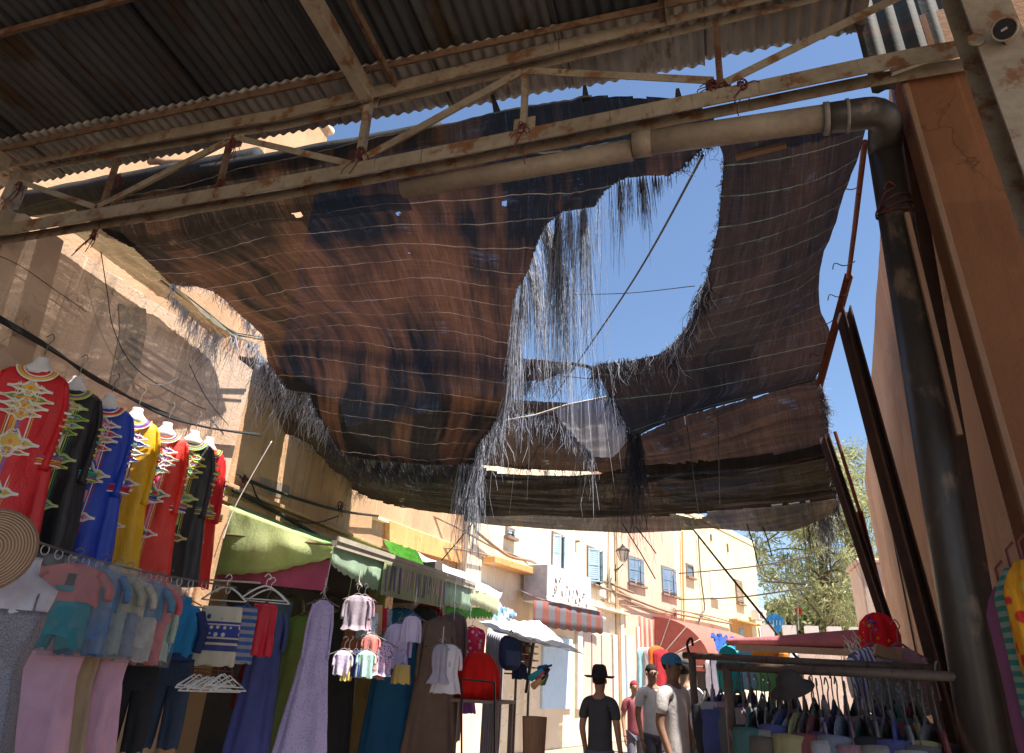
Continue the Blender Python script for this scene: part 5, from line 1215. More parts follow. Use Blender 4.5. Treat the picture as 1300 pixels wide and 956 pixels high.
for j, ((a, b), (c, d)) in enumerate((((790, 665), (832, 735)), ((806, 668), (833, 703)), ((948, 665), (962, 715)), ((968, 668), (980, 706)), ((560, 712), (615, 645)))):
    wire('loose_thread', [P(a, b, y=10), P((a+c)/2+1, (b+d)/2, y=10), P(c, d, y=10)], .009, ('long thread hanging from the lowest net in front of the lantern', 'shorter thread hanging just right of the lantern', 'thread hanging over the top of the yellow house', 'thin thread hanging against the sky right of the yellow house', 'straight rod rising from the grey board to the net')[j], 'thread')
# long vertical ties seen against the middle nets
for j, ((a, b), (c, d)) in enumerate((((867, 500), (870, 540)), ((872, 540), (888, 660)), ((911, 520), (914, 640)))):
    wire('net_tie', [P(a, b, y=6.4), P((a+c)/2, (b+d)/2, y=6.8), P(c, d, y=8.5 if j else 6.6)], .004, ('short dark tie on the right net', 'long dark cord hanging across the middle nets, left one', 'long dark cord hanging across the middle nets, right one')[j], 'cord')

# ---- helpers for ordinary garments
def dress(root, mat, L, W=.20, hem=.30, sl=0, seed=0, famp=.02, folds=6, name='dress_body', hang=True, dp=.07, slw=.05):
    dp = min(dp, W*.4)
    mb = MB(); shape(mb, [(0, W*.35, dp*.4), (-.15*W, W*.8, dp*.6), (-.5*W, W, dp*.9), (-.3, W*.93, dp), (-L, hem, dp*1.5)], famp=famp, folds=folds, seed=seed, rows=30)
    if sl:
        for s in (-1, 1): sleeve(mb, [(s*(W*.86), 0, -.3*W-.01), (s*(W*1.12), 0, -.3*W-sl*.4), (s*(W*1.16), -.02, -.3*W-sl)], (min(.065, .34*W), min(slw, .27*W)), seed=seed+s, flat=.5)
    mb.build(name, mat, root, local=True, smooth=True)
    if hang: hook(root, 0, .12)
def trousers(root, mat, L, W=.15, seed=0, z0=0, hang=False):
    mb = MB()
    shape(mb, [(z0, W, .05), (z0-.2, W*1.05, .07)], seed=seed, rows=6, famp=.004)
    for s in (-1, 1):
        shape(mb, [(z0-.15, W*.55, .06, s*W*.5), (z0-L, W*.45, .05, s*W*.6)], seed=seed+s, famp=.012, folds=4, n=24)
    mb.build('trousers', mat, root, local=True, smooth=True)
    if hang: hook(root, z0, .1, w=W*.8)
def skirt(root, mat, L, W, seed=0, famp=.015, dp=.04):
    mb = MB(); shape(mb, [(0, W*.85, dp*.7), (-.05, W*.9, dp), (-L, W, dp*1.2)], seed=seed, famp=famp, folds=7, rows=20); mb.build('skirt_cloth', mat, root, local=True, smooth=True); hook(root, .0, .14, w=W*.8)
def cap_of(cat): return cat
def hang(kind, name, label, cat, top, pyb, y=None, x=None, rz=0, group='clothes hanging in the shop', **kw):
    q = P(*top, x=x) if x is not None else P(*top, y=y)
    L = q.z-zfor(q.x, q.y, pyb)
    r = thing(name, label, cat, tuple(q), math.radians(rz), group)
    kind(r, L=max(L, .15), **kw); return r
# clear bag around a garment
def bag(root, W, L, z0=.04, dp=.05):
    mb = MB(); loops = []
    for j in range(15):
        z = z0-(L+.06)*j/14; loops.append([Vector((W*math.copysign(abs(math.cos(t))**.5, math.cos(t))+.008*noise.noise((t*2, z*9, 1)), -.01+dp*math.sin(t)+.014*noise.noise((t*3, z*12, W*9)), z)) for t in [2*math.pi*k/28 for k in range(28)]])
    mb.loft(loops); mb.build('clear_bag', MATS.get('film') or plastic_film('film'), root, local=True, smooth=True)

# lower rail of wrapped children's clothes
def kidset(root, L, tm, bot, W=.15, wrapped=True, seed=0, split=.5, badge=None):
    mb = MB(); Lt = L*split
    shape(mb, [(0, .05, .02), (-.03, W*.9, .03), (-Lt, W*.95, .04)], seed=seed, rows=14, famp=.006)
    for s in (-1, 1): sleeve(mb, [(s*W*.8, 0, -.05), (s*W*1.15, -.01, -.13), (s*W*1.2, -.02, -.2)], (.05, .04), seed=seed)
    mb.build('top', tm, root, local=True, smooth=True)
    if badge:
        mb = MB(); mb.box((0, -.05, -Lt*.4), (.05, .006, .07), 0); mb.box((-.02, -.05, -Lt*.62), (.10, .006, .03), 1); mb.build('print', [M('print_dark', (.08, .06, .06)), M('print_teal', (.05, .25, .28))], root, local=True, bevel=.002)
    trousers(root, bot, L-Lt*.9, W*.8, seed, z0=-Lt*.92)
    hook(root, .0, .09, w=W*.7)
    if wrapped: bag(root, W*1.38, L)
K = [((97, 716), 822, (.55, .20, .20), (.06, .26, .32), 'dusty pink and teal child set with a print, bagged, leftmost on the lower rail', True, .155),
     ((130, 722), 830, (.10, .22, .42), (.07, .18, .42), 'blue child set in a clear bag right behind the pink and teal one', None, .13),
     ((148, 728), 828, (.36, .36, .28), (.26, .34, .36), 'grey green child set in a clear bag, middle of the lower rail', None, .13),
     ((162, 732), 832, (.50, .46, .38), (.16, .22, .34), 'beige knit child set with a purple dot in a clear bag', None, .14),
     ((186, 738), 838, (.10, .24, .42), (.50, .48, .46), 'denim blue child top with pale trousers in a clear bag', None, .14),
     ((202, 742), 842, (.70, .12, .16), (.62, .12, .14), 'coral red child set in a clear bag at the right end of the lower rail', None, .12)]
for i, ((px, py), pb, c1_, c2_, lab, bd, W) in enumerate(K):
    hang(kidset, 'wrapped_child_set', lab, 'child outfit', (px, py), pb, x=-3.95-.04*i, rz=45, group='bagged child outfits on the lower rail', tm=cloth('kt%d' % i, c1_), bot=cloth('kb%d' % i, c2_), W=W*1.25, seed=i*5+2, badge=bd)
hang(dress, 'pink_skirt', 'pale pink satin skirt showing under the bagged child outfits, left one', 'skirt', (75, 795), 960, x=-4.2, rz=45, group=None, mat=silk('pink_satin', (.75, .42, .55)), W=.2, hem=.26, seed=3, hang=False)
hang(dress, 'pink_skirt', 'rose pink satin skirt showing under the bagged child outfits, right one beside the beige skirt', 'skirt', (146, 806), 960, x=-4.2, rz=45, group=None, mat=silk('pink_satin2', (.72, .40, .52)), W=.14, hem=.2, seed=5, hang=False)
hang(dress, 'beige_skirt', 'beige skirt hanging between the two pink skirts', 'skirt', (112, 806), 960, x=-4.25, rz=45, group=None, mat=cloth('beige_skirt', (.52, .38, .24)), W=.12, hem=.18, seed=6, hang=False)
hang(dress, 'mint_shirt', 'mint green shirt hanging behind the bagged outfits at their right end', 'shirt', (195, 752), 838, x=-4.3, rz=40, group=None, mat=cloth('mint', (.42, .62, .50)), W=.18, hem=.2, sl=.3, seed=7)
hang(trousers, 'black_trousers', 'black trousers below the mint shirt', 'trousers', (178, 838), 955, x=-4.35, rz=40, group=None, mat=cloth('blackcloth', (.03, .03, .035)), W=.16)
# sequin dress on a bust
q = P(30, 742, x=-3.6); r = thing('sequin_dress', 'grey sequinned strap dress on a white bust in the lower left corner', 'dress', tuple(q), math.radians(40)); r['_org'] = tuple(q)
L = 1.15; mb = MB(); shape(mb, [(-.13, .155, .10), (-.25, .15, .10), (-.40, .12, .085), (-L, .26, .16)], famp=.016, folds=7, seed=3, rows=34, n=60)
for s in (-1, 1): mb.tube(curve([Vector((s*.10, -.085, -.14)), Vector((s*.095, -.07, -.06)), Vector((s*.09, -.01, -.01)), Vector((s*.09, .05, -.08))], 10), .006, 5)
mb.build('dress_body', cloth('sequins', (.20, .18, .22), 'sequin', (.36, .34, .40), (.08, .08, .10), sc=130, rough=.4, spec=.7), r, local=True, smooth=True)
mb = MB(); mb.loft([[Vector((a*math.cos(t), b*math.sin(t), z)) for t in [2*math.pi*j/24 for j in range(24)]] for a, b, z in ((.14, .09, -.22), (.15, .10, -.14), (.165, .085, -.07), (.17, .07, -.02), (.11, .055, .02), (.055, .05, .05), (.048, .045, .12), (.05, .045, .14))]); mb.build('bust', M('bust_pale', (.62, .58, .66), (.56, .52, .6), 3, .3, spec=.6, bump=0), r, local=True, smooth=True)
# straw hat disc
q = P(-14, 698, x=-3.35); r = thing('straw_disc', 'round woven straw disc cut by the left edge below the red gown', 'basket', tuple(q)); r['_org'] = tuple(q)
ax = Matrix.Rotation(math.radians(40), 3, 'Z') @ Matrix.Rotation(math.radians(82), 3, 'X')
m_straw, n = nt('straw'); v = coords(n); w = N(n, 'ShaderNodeTexWave', wave_type='RINGS', rings_direction='SPHERICAL'); w.inputs['Scale'].default_value = 26; w.inputs['Distortion'].default_value = .6; n.links.new(v, w.inputs[0])
out(n, princ(n, ramp(n, w.outputs['Fac'], [(.2, (.30, .17, .10)), (.8, (.55, .36, .24))]), .85, 0, bumpn(n, w.outputs['Fac'], .6, .01)))
mb = MB(); mb.lathe([(0, .03), (.06, .03), (.13, .015), (.19, 0), (.195, .006), (.19, .012), (.13, .025), (0, .045)], 40, (0, 0, 0), ax=ax); mb.build('woven_disc', m_straw, r, local=True, smooth=True)
mb = MB(); c = [ax @ Vector((.195*math.cos(t), .195*math.sin(t), .006)) for t in [2*math.pi*k/40 for k in range(41)]]; mb.tube(c, .007, 6); mb.build('rim', m_wood, r, local=True)
# rail with hooks under the gowns
rl = thing('display_rail', 'thin metal rail with wire loops under the gowns', 'rail', tuple(P(160, 722, x=-4.1))); rl['_org'] = tuple(P(160, 722, x=-4.1))
ra = [P(30, 682, x=-4.15), P(100, 705, x=-4.15), P(175, 724, x=-4.15), P(235, 735, x=-4.15), P(300, 746, x=-4.15)]
mb = MB(); mb.tube(curve(ra, 20), .008, 6); mb.build('rod', m_wire, rl)
for k in range(16):
    c = catmull(ra, .12+.055*k)-Vector((0, 0, .03)); mb = MB(); mb.tube([c+Vector((0, .03*math.cos(t), .03*math.sin(t))) for t in [2*math.pi*j/12 for j in range(13)]], .004, 5); mb.build('wire_loop', M('white_wire', (.6, .56, .58)), rl)
# track jacket, jeans
def jacket(root, L):
    a, b_ = cloth('jacket_blue', (.03, .25, .55)), cloth('jacket_navy', (.03, .05, .16))
    mb = MB(); shape(mb, [(0, .06, .04), (-.03, .15, .06), (-.10, .19, .08), (-L+.04, .18, .09), (-L, .165, .085)], seed=4, famp=.008, rows=24); mb.build('body', a, root, local=True, smooth=True)
    for s in (-1, 1):
        mb = MB(); sleeve(mb, [(s*.16, 0, -.07), (s*.22, -.01, -.22), (s*.21, -.03, -L+.04)], (.068, .055), seed=s)
        mb.build('sleeve', b_, root, local=True, smooth=True)
    mb = MB(); mb.lathe([(.175, -L-.03), (.18, -L+.02), (.17, -L+.03)], 24, (0, 0, 0)); mb.v = [Vector((p.x, p.y*.55, p.z)) for p in mb.v]; mb.build('hem_band', b_, root, local=True)
    mb = MB(); mb.lathe([(.07, -.02), (.075, .03), (.06, .055)], 18, (0, 0, 0)); mb.v = [Vector((p.x, p.y*.7, p.z)) for p in mb.v]; mb.build('collar', a, root, local=True)
    mb = MB(); mb.bar((0, -.092, -.04), (0, -.10, -L+.03), .008, .006); mb.build('zip', m_white, root, local=True); hook(root, .04, .1)
hang(jacket, 'track_jacket', 'blue track jacket with navy sleeves beside the knitted skirt', 'jacket', (232, 766), 833, y=5.4, rz=30, group=None)
hang(trousers, 'blue_jeans', 'dark jeans hanging below the blue track jacket', 'trousers', (222, 836), 950, y=5.45, rz=30, group=None, mat=cloth('denim', (.045, .07, .12)), W=.17)
# skirts on the second rail
m_knit, n = nt('navy_white_knit'); v = coords(n); sx = N(n, 'ShaderNodeSeparateXYZ'); n.links.new(v, sx.inputs[0])
zz = mth(n, 'MULTIPLY', sx.outputs[2], -1.0)
col = ramp(n, mth(n, 'DIVIDE', zz, .42), [(0, (.62, .58, .48)), (.30, (.05, .06, .26)), (.34, (.62, .58, .5)), (.37, (.05, .07, .32)), (.60, (.6, .56, .48)), (.63, (.06, .06, .16)), (.70, (.6, .56, .48)), (.75, (.06, .07, .24)), (.86, (.62, .58, .46))], 'CONSTANT')
vo = N(n, 'ShaderNodeTexVoronoi'); vo.inputs['Scale'].default_value = 17; vo.inputs['Randomness'].default_value = .2; n.links.new(v, vo.inputs['Vector'])
dot = ramp(n, vo.outputs['Distance'], [(.30, (1, 1, 1)), (.34, (0, 0, 0))]); band_ = mth(n, 'MULTIPLY', mth(n, 'GREATER_THAN', zz, .16), mth(n, 'LESS_THAN', zz, .25))
col = mixc(n, mth(n, 'MULTIPLY', dot, band_), col, (.66, .63, .55))
band2 = mth(n, 'LESS_THAN', zz, .11); vo2 = N(n, 'ShaderNodeTexVoronoi'); vo2.inputs['Scale'].default_value = 9; vo2.inputs['Randomness'].default_value = .3; n.links.new(v, vo2.inputs['Vector'])
col = mixc(n, mth(n, 'MULTIPLY', ramp(n, vo2.outputs['Distance'], [(.34, (1, 1, 1)), (.4, (0, 0, 0))]), band2), col, (.04, .05, .16))
out(n, princ(n, col, .9, 0, bumpn(n, noise_(n, v, 70, 3), .5, .004)))
hang(skirt, 'knitted_skirt', 'knitted skirt in white and navy bands with dots', 'skirt', (283, 770), 845, y=5.6, rz=22, group=None, mat=m_knit, W=.20, famp=.006, seed=2)
hang(skirt, 'striped_skirt', 'folded blue skirt with beige bands behind the knitted skirt', 'skirt', (314, 770), 842, y=5.9, rz=35, group=None, mat=cloth('blue_bands', (.05, .14, .45), 'hstripe', (.40, .38, .42), sc=5), W=.13, seed=3)
hang(skirt, 'red_skirt', 'folded glossy red skirt with pink edge beside the blue one', 'skirt', (338, 767), 833, y=6.0, rz=30, group=None, mat=silk('red_satin', (.60, .01, .03)), W=.12, seed=8)
for j, (x0, y0, x1, y1, yy, lab) in enumerate(((205, 765, 262, 772, 5.5, 'left white bar of the second clothes rail'), (262, 736, 330, 740, 5.8, 'pale bar under the awning edge holding white hangers'))):
    mb = MB(); mb.tube([P(x0, y0, y=yy), P(x1, y1, y=yy)], .009, 6); tag(mb.build('clothes_bar', m_palewire), lab, 'rail')
def bighanger(root, L, mat=m_white):
    mb = MB(); mb.tube(curve([Vector((-.20, 0, -.12)), Vector((-.1, 0, -.04)), Vector((0, 0, 0)), Vector((.1, 0, -.04)), Vector((.20, 0, -.12))], 16), .009, 6); mb.tube([Vector((-.19, 0, -.12)), Vector((.19, 0, -.12))], .006, 6)
    mb.tube(curve([Vector((0, 0, 0)), Vector((0, 0, .05)), Vector((.03, 0, .08)), Vector((0, 0, .11)), Vector((-.03, 0, .08))], 12), .005, 6); mb.build('hanger_body', mat, root, local=True, smooth=True)
for k, (x, y, yy, rzz, lab) in enumerate(((288, 745, 5.7, 22, 'white plastic hanger over the knitted skirt'), (338, 744, 5.9, 30, 'white plastic hanger over the red skirt, left of a pair'), (344, 748, 6.1, 45, 'white plastic hanger over the red skirt, right of a pair'))):
    hang(bighanger, 'plastic_hanger', lab, 'hanger', (x, y), 800, y=yy, rz=rzz, group='white plastic hangers')
# rack of spare white hangers at the bottom
hr = thing('hanger_rack', 'wire rack crowded with white hangers below the knitted skirt', 'hanger rack', tuple(P(270, 855, y=5.3))); hr['_org'] = tuple(P(270, 855, y=5.3))
mb = MB(); 
for j in range(3): mb.tube([P(242, 848+5*j, y=5.3), P(296, 853+5*j, y=5.3)], .005, 5)
for j in range(7): mb.tube([P(243+8.6*j, 848, y=5.3), P(243+8.6*j, 868, y=5.3)], .004, 5)
mb.build('wire_frame', m_redrust, hr)
for k in range(16):
    q = P(242+3.5*k, 862+random.uniform(-3, 6), y=5.25); mb = MB(); w = Matrix.Rotation(random.uniform(.6, 1.3), 3, 'Z')
    mb.tube([q+w @ Vector(p) for p in ((-.12, 0, -.06), (0, 0, .02), (.12, 0, -.06), (-.12, 0, -.06))], .006, 5); mb.build('white_hanger', m_white, hr)

# shop clothes, from the front row to the dark back row: (kind, px, pyt, pyb, y, rz, W, hem, sleeve, colour, pattern..., label, category)
G = [
 (dress, 347, 772, 960, 7.4, 20, .17, .25, .4, ((.10, .12, .42),), 'indigo dress deep in the shop behind the red skirt', 'dress'),
 (dress, 358, 758, 955, 7.8, 20, .15, .22, .0, ((.16, .15, .45),), 'violet blue dress with a gold panel behind the indigo one', 'dress'),
 (dress, 383, 782, 962, 7.6, 25, .17, .27, .45, ((.14, .17, .055),), 'long olive green dress hanging left of the lilac one', 'dress'),
 (dress, 398, 775, 950, 8.2, 25, .16, .2, .4, ((.22, .08, .14),), 'plum dress half hidden between the olive and lilac dresses', 'dress'),
 (dress, 411, 762, 975, 6.35, 35, .10, .25, .5, ((.50, .44, .72), 'floral', (.62, .56, .80), (.40, .32, .62), 60), 'long lilac dress with fine pattern hanging from the awning corner', 'dress'),
 (dress, 440, 775, 960, 8.0, 25, .18, .25, .5, ((.02, .02, .025),), 'black gown hanging in the dark shop right of the lilac dress', 'dress'),
 (dress, 455, 756, 800, 7.0, 30, .12, .13, .2, ((.36, .30, .36),), 'grey mauve shirt, topmost of the small clothes cluster', 'shirt'),
 (dress, 463, 757, 800, 7.15, 50, .10, .11, .18, ((.40, .26, .33),), 'dusty mauve shirt sharing a hanger with the grey mauve one', 'shirt'),
 (skirt, 469, 778, 811, 7.3, 20, .11, 0, 0, ((.48, .66, .78),), 'folded pale blue cloth in the middle of the small clothes cluster', 'folded cloth'),
 (skirt, 476, 768, 805, 7.6, 25, .10, 0, 0, ((.60, .36, .20),), 'tan orange folded trousers on a black hanger', 'folded trousers'),
 (skirt, 486, 772, 802, 7.7, 30, .06, 0, 0, ((.55, .02, .04),), 'narrow bright red cloth beside the tan trousers', 'folded cloth'),
 (skirt, 492, 774, 808, 7.8, 40, .07, 0, 0, ((.32, .36, .40), 'floral', (.6, .5, .5), (.1, .2, .3), 50), 'grey blue speckled cloth beside the bright red one', 'folded cloth'),
 (dress, 437, 826, 857, 6.9, 30, .08, .10, .12, ((.62, .55, .80),), 'lavender child shirt, leftmost of the lower cluster', 'child shirt'),
 (skirt, 443, 826, 864, 6.95, 35, .05, 0, 0, ((.70, .58, .18),), 'yellow child trousers beside the lavender shirt', 'child trousers'),
 (skirt, 452, 826, 860, 7.0, 30, .08, 0, 0, ((.035, .045, .14),), 'navy child trousers beside the yellow ones', 'child trousers'),
 (skirt, 459, 826, 860, 7.0, 60, .05, 0, 0, ((.08, .10, .42),), 'royal blue child trousers behind the navy ones', 'child trousers'),
 (dress, 466, 826, 860, 7.0, 30, .08, .09, .1, ((.45, .66, .62),), 'sea green child shirt in the lower cluster', 'child shirt'),
 (dress, 472, 806, 850, 7.2, 30, .08, .09, .1, ((.72, .25, .22),), 'coral red shirt fading to white above the sea green one', 'child shirt'),
 (skirt, 476, 812, 856, 7.3, 45, .06, 0, 0, ((.62, .72, .72),), 'thin pale aqua cloth right of the coral shirt', 'folded cloth'),
 (dress, 487, 815, 858, 7.35, 30, .10, .11, .12, ((.55, .45, .65), 'floral', (.10, .12, .38), (.6, .2, .3), 42), 'flowered blouse in white purple and navy', 'blouse'),
 (dress, 480, 818, 862, 7.4, 30, .08, .1, .1, ((.50, .27, .18),), 'terracotta blouse behind the flowered one', 'blouse'),
 (skirt, 452, 800, 826, 7.6, 25, .14, 0, 0, ((.26, .09, .05),), 'rust brown cloth behind the small clothes cluster', 'folded cloth'),
 (dress, 510, 772, 975, 8.6, 25, .25, .32, .6, ((.015, .09, .20),), 'wide petrol blue gown behind the lavender shirts', 'gown'),
 (dress, 507, 792, 848, 7.7, 30, .13, .14, .3, ((.56, .48, .72),), 'lavender long sleeved child shirt hung at a tilt', 'child shirt'),
 (dress, 524, 782, 815, 7.7, 30, .09, .10, .25, ((.60, .54, .80),), 'smaller lilac child shirt right of the tilted one', 'child shirt'),
 (skirt, 511, 844, 868, 7.6, 30, .10, 0, 0, ((.52, .38, .13),), 'mustard cloth knotted below the tilted lavender shirt', 'folded cloth'),
 (dress, 538, 770, 955, 9.4, 25, .18, .22, .5, ((.06, .055, .06),), 'charcoal gown between the petrol and the brown ones', 'gown'),
 (dress, 545, 764, 950, 10.0, 25, .18, .2, .5, ((.34, .015, .01),), 'dark red gown high at the back of the shop', 'gown'),
 (dress, 558, 785, 985, 8.6, 25, .19, .34, .62, ((.17, .11, .085),), 'long taupe brown gown with a button row, front right of the shop', 'gown'),
 (dress, 577, 778, 940, 9.6, 25, .16, .2, .55, ((.20, .13, .13),), 'mauve brown gown behind the taupe one', 'gown'),
 (dress, 570, 818, 880, 8.0, 30, .13, .17, .22, ((.72, .68, .76),), 'white blouse with silver shine in front of the taupe gown', 'blouse'),
 (dress, 561, 818, 868, 7.9, 55, .09, .15, .2, ((.42, .40, .48),), 'silver grey scarf top beside the white blouse', 'blouse'),
 (dress, 600, 796, 880, 10.2, 30, .20, .30, .0, ((.70, .03, .10), 'dots', (.85, .65, .62), (.75, .05, .3), 16), 'red dress with pink and white spots at the right end of the green awning', 'dress'),
 (dress, 589, 842, 905, 9.8, 30, .15, .2, .1, ((.32, .13, .38),), 'purple top low beside the spotted red dress', 'blouse'),
 (dress, 528, 815, 945, 9.0, 25, .14, .2, .3, ((.02, .05, .22),), 'dark blue dress peeping between lavender and taupe clothes', 'dress'),
 (dress, 420, 772, 900, 8.8, 20, .16, .2, .4, ((.26, .20, .26),), 'grey lilac dress far back behind the lilac dress', 'dress'),
 (dress, 335, 780, 900, 8.6, 20, .14, .2, .3, ((.30, .05, .05),), 'dim red patterned dress far back at the left of the shop', 'dress'),
 (dress, 372, 756, 870, 9.2, 20, .16, .2, .4, ((.30, .22, .25),), 'dim pink grey dress far back over the olive one', 'dress'),
]
for i, (kd, px, pyt, pyb, yy, rzz, W, hem, slv, cc, lab, cat) in enumerate(G):
    m = cloth('shopcloth%d' % i, cc[0], cc[1] if len(cc) > 1 else None, cc[2] if len(cc) > 2 else None, cc[3] if len(cc) > 3 else None, cc[4] if len(cc) > 4 else 30, transl=.1)
    kw = dict(mat=m, W=W, seed=i*7+1)
    if kd is dress: kw.update(hem=hem, sl=slv)
    r = hang(kd, {'folded cloth': 'folded_cloth', 'folded trousers': 'folded_trousers', 'child shirt': 'child_shirt', 'child trousers': 'child_trousers'}.get(cat, cat), lab, cat, (px, pyt), pyb, y=yy, rz=rzz, **kw)
    if 'button row' in lab:
        mb = MB()
        for k in range(5): mb.lathe([(0, .006), (.012, .004), (.012, 0)], 8, Vector((-.14+.07*k, -.085, -.33)), ax=Matrix.Rotation(math.pi/2, 3, 'X'))
        mb.build('buttons', m_blackpl, r, local=True)
    if kd is dress and i in (4, 5, 22, 28):
        mb = MB(); mb.tube([Vector((0, 0, .1)), Vector((.01, 0, .45))], .005, 5); mb.build('cord', m_palewire, r, local=True)
for i, (px, py) in enumerate(((411, 755), (455, 742), (528, 765), (562, 815))):
    q = P(px, py, y=(6.35, 7.0, 7.6, 7.9)[i]); mb = MB(); mb.tube([q+Vector((0, 0, .16)), q], .006, 5)
    for k in range(7): strand(mb, q+Vector((0, 0, .01*k)), .07, (random.uniform(-1, 1), random.uniform(-1, 1), -1.3), .0025, wav=.2)
    tag(mb.build('frayed_string', m_palewire), ('frayed pale string at the awning corner over the lilac dress', 'pale string holding the mauve shirts', 'pale string knot over the lilac child shirt', 'pale string knot over the white blouse')[i], 'string', 'strings in the shop')
# red gathered hood on a rack, right of the shop
q = P(606, 868, y=9.0); mb = MB(); loops = []
for j in range(15):
    t = j/14*math.pi/2; r_ = .26*math.cos(t)+.01; z = .36*math.sin(t)
    loops.append([q+Vector(((r_+.018*math.sin(9*a)*math.cos(t))*math.cos(a), (r_+.018*math.sin(9*a)*math.cos(t))*math.sin(a), z)) for a in [2*math.pi*k/60 for k in range(60)]])
mb.loft([[p-Vector((0, 0, .16)) for p in loops[0]]]+loops); tag(mb.build('red_gathered_cap', cloth('scarlet', (.75, .015, .01)), smooth=True), 'big scarlet pleated cloth dome behind the black rail at the shop end', 'headwear')
mb = MB(); mb.tube([P(586, 862, y=8.6), P(628, 866, y=8.6)], .012, 6); mb.tube([P(628, 866, y=8.6), P(628, 966, y=8.6)], .012, 6); mb.tube([P(586, 862, y=8.6), P(586, 966, y=8.6)], .012, 6); tag(mb.build('black_rail', m_blackpl), 'black metal rail in front of the scarlet dome', 'rail')
# stall under the white canopy
cur = thing('grey_curtain', 'grey pleated curtain under the white canopy', 'curtain', tuple(P(630, 800, y=12.2))); cur['_org'] = tuple(P(630, 800, y=12.2))
a, b = P(618, 798, y=12.4), P(641, 806, y=11.9); zb_ = a.z-2.2
mb = MB(); mb.grid([[a.lerp(b, i/60)+Vector((0, .05*math.sin(i*.9), 0))-Vector((0, 0, 2.1*j/6)) for i in range(61)] for j in range(7)]); mb.build('pleated_cloth', cloth('curtain_grey', (.40, .38, .44), transl=.2), cur, smooth=True, solid=.003)
bp = thing('backpack', 'dark blue backpack hanging under the white canopy', 'backpack', tuple(P(648, 828, y=9.6)), math.radians(30))
mb = MB(); loops = []
for j in range(13):
    z = .20-.42*j/12; s = (1-abs(z/.23)**3.2); loops.append([Vector((.15*s**.5*math.copysign(abs(math.cos(t))**.6, math.cos(t)), .12*s**.5*math.copysign(abs(math.sin(t))**.6, math.sin(t)), z)) for t in [2*math.pi*k/24 for k in range(24)]])
mb.loft(loops); mb.build('body', cloth('bag_blue', (.03, .05, .13), transl=0), bp, local=True, smooth=True)
mb = MB(); mb.box((0, -.13, -.07), (.20, .06, .18)); mb.build('front_pocket', cloth('bag_pocket', (.06, .09, .18), transl=0), bp, local=True, bevel=.02)
mb = MB()
for s in (-1, 1): mb.tube(curve([Vector((s*.06, .1, .17)), Vector((s*.09, .17, .05)), Vector((s*.08, .14, -.14))], 10), .014, 6)
mb.tube(curve([Vector((-.03, 0, .2)), Vector((0, 0, .27)), Vector((.03, 0, .2))], 8), .008, 6); mb.build('straps', m_blackpl, bp, local=True, smooth=True)
hang(dress, 'small_bag', 'navy cloth bag below the blue backpack', 'bag', (660, 842), 862, y=9.8, rz=30, group=None, mat=cloth('navybag', (.03, .05, .12)), W=.10, hem=.11, hang=False)
sh = thing('goods_shelf', 'narrow shelf with small boxes under the white canopy', 'shelf', tuple(P(670, 845, y=10.5))); sh['_org'] = tuple(P(670, 845, y=10.5))
mb = MB()
for j in range(5): a = P(662, 820+9*j, y=10.6); mb.box(a, (.45, .25, .02))
for px in (657, 673): a = P(px, 812, y=10.6); mb.box((a.x, a.y, a.z-.75), (.03, .03, 1.5))
mb.build('frame', m_frame, sh)
rnd = random.Random(4)
for j in range(4):
    for k in range(4):
        a = P(659+3.6*k, 816+9*j, y=10.55); mb = MB(); mb.box(a, (.07, .12, .05+.03*rnd.random())); tag(mb.build('small_box', M('bx%d' % ((j*4+k) % 5), ((.45, .30, .18), (.30, .06, .05), (.55, .45, .2), (.1, .12, .2), (.5, .45, .42))[(j*4+k) % 5], bump=0), bevel=.005), 'small goods box on the narrow shelf under the white canopy', 'box', 'small boxes on the goods shelf')
mb = MB(); mb.bar(P(678, 812, y=9.8), P(668, 880, y=9.8), .04, .04); tag(mb.build('canopy_pole', m_blackpl), 'dark pole leaning under the white canopy', 'pole')
um = [((.02, .28, .35), (672, 862), (690, 850)), ((.65, .04, .18), (680, 861), (692, 852)), ((.03, .10, .40), (684, 850), (696, 846)), ((.2, .45, .12), (686, 868), (692, 856)), ((.55, .30, .16), (676, 872), (688, 862)), ((.10, .12, .14), (688, 868), (695, 854))]
for i, (c, a, b) in enumerate(um):
    q0, q1 = P(*a, y=8.6), P(*b, y=8.5); mb = MB(); mb.tube([q0, q0.lerp(q1, .1), q0.lerp(q1, .85), q1], [.012, .04, .028, .010], 10); u = mb.build('folded_umbrella', cloth('umb%d' % i, c, transl=0), smooth=True)
    mb = MB(); d = (q1-q0).normalized(); mb.tube([q1, q1+d*.06], .012, 8); mb.build('handle', m_blackpl, u)
    tag(u, ('teal', 'crimson', 'dark blue', 'green', 'tan', 'black')[i]+' folded umbrella in the bundle below the white canopy', 'umbrella', 'folded umbrellas in a bundle')

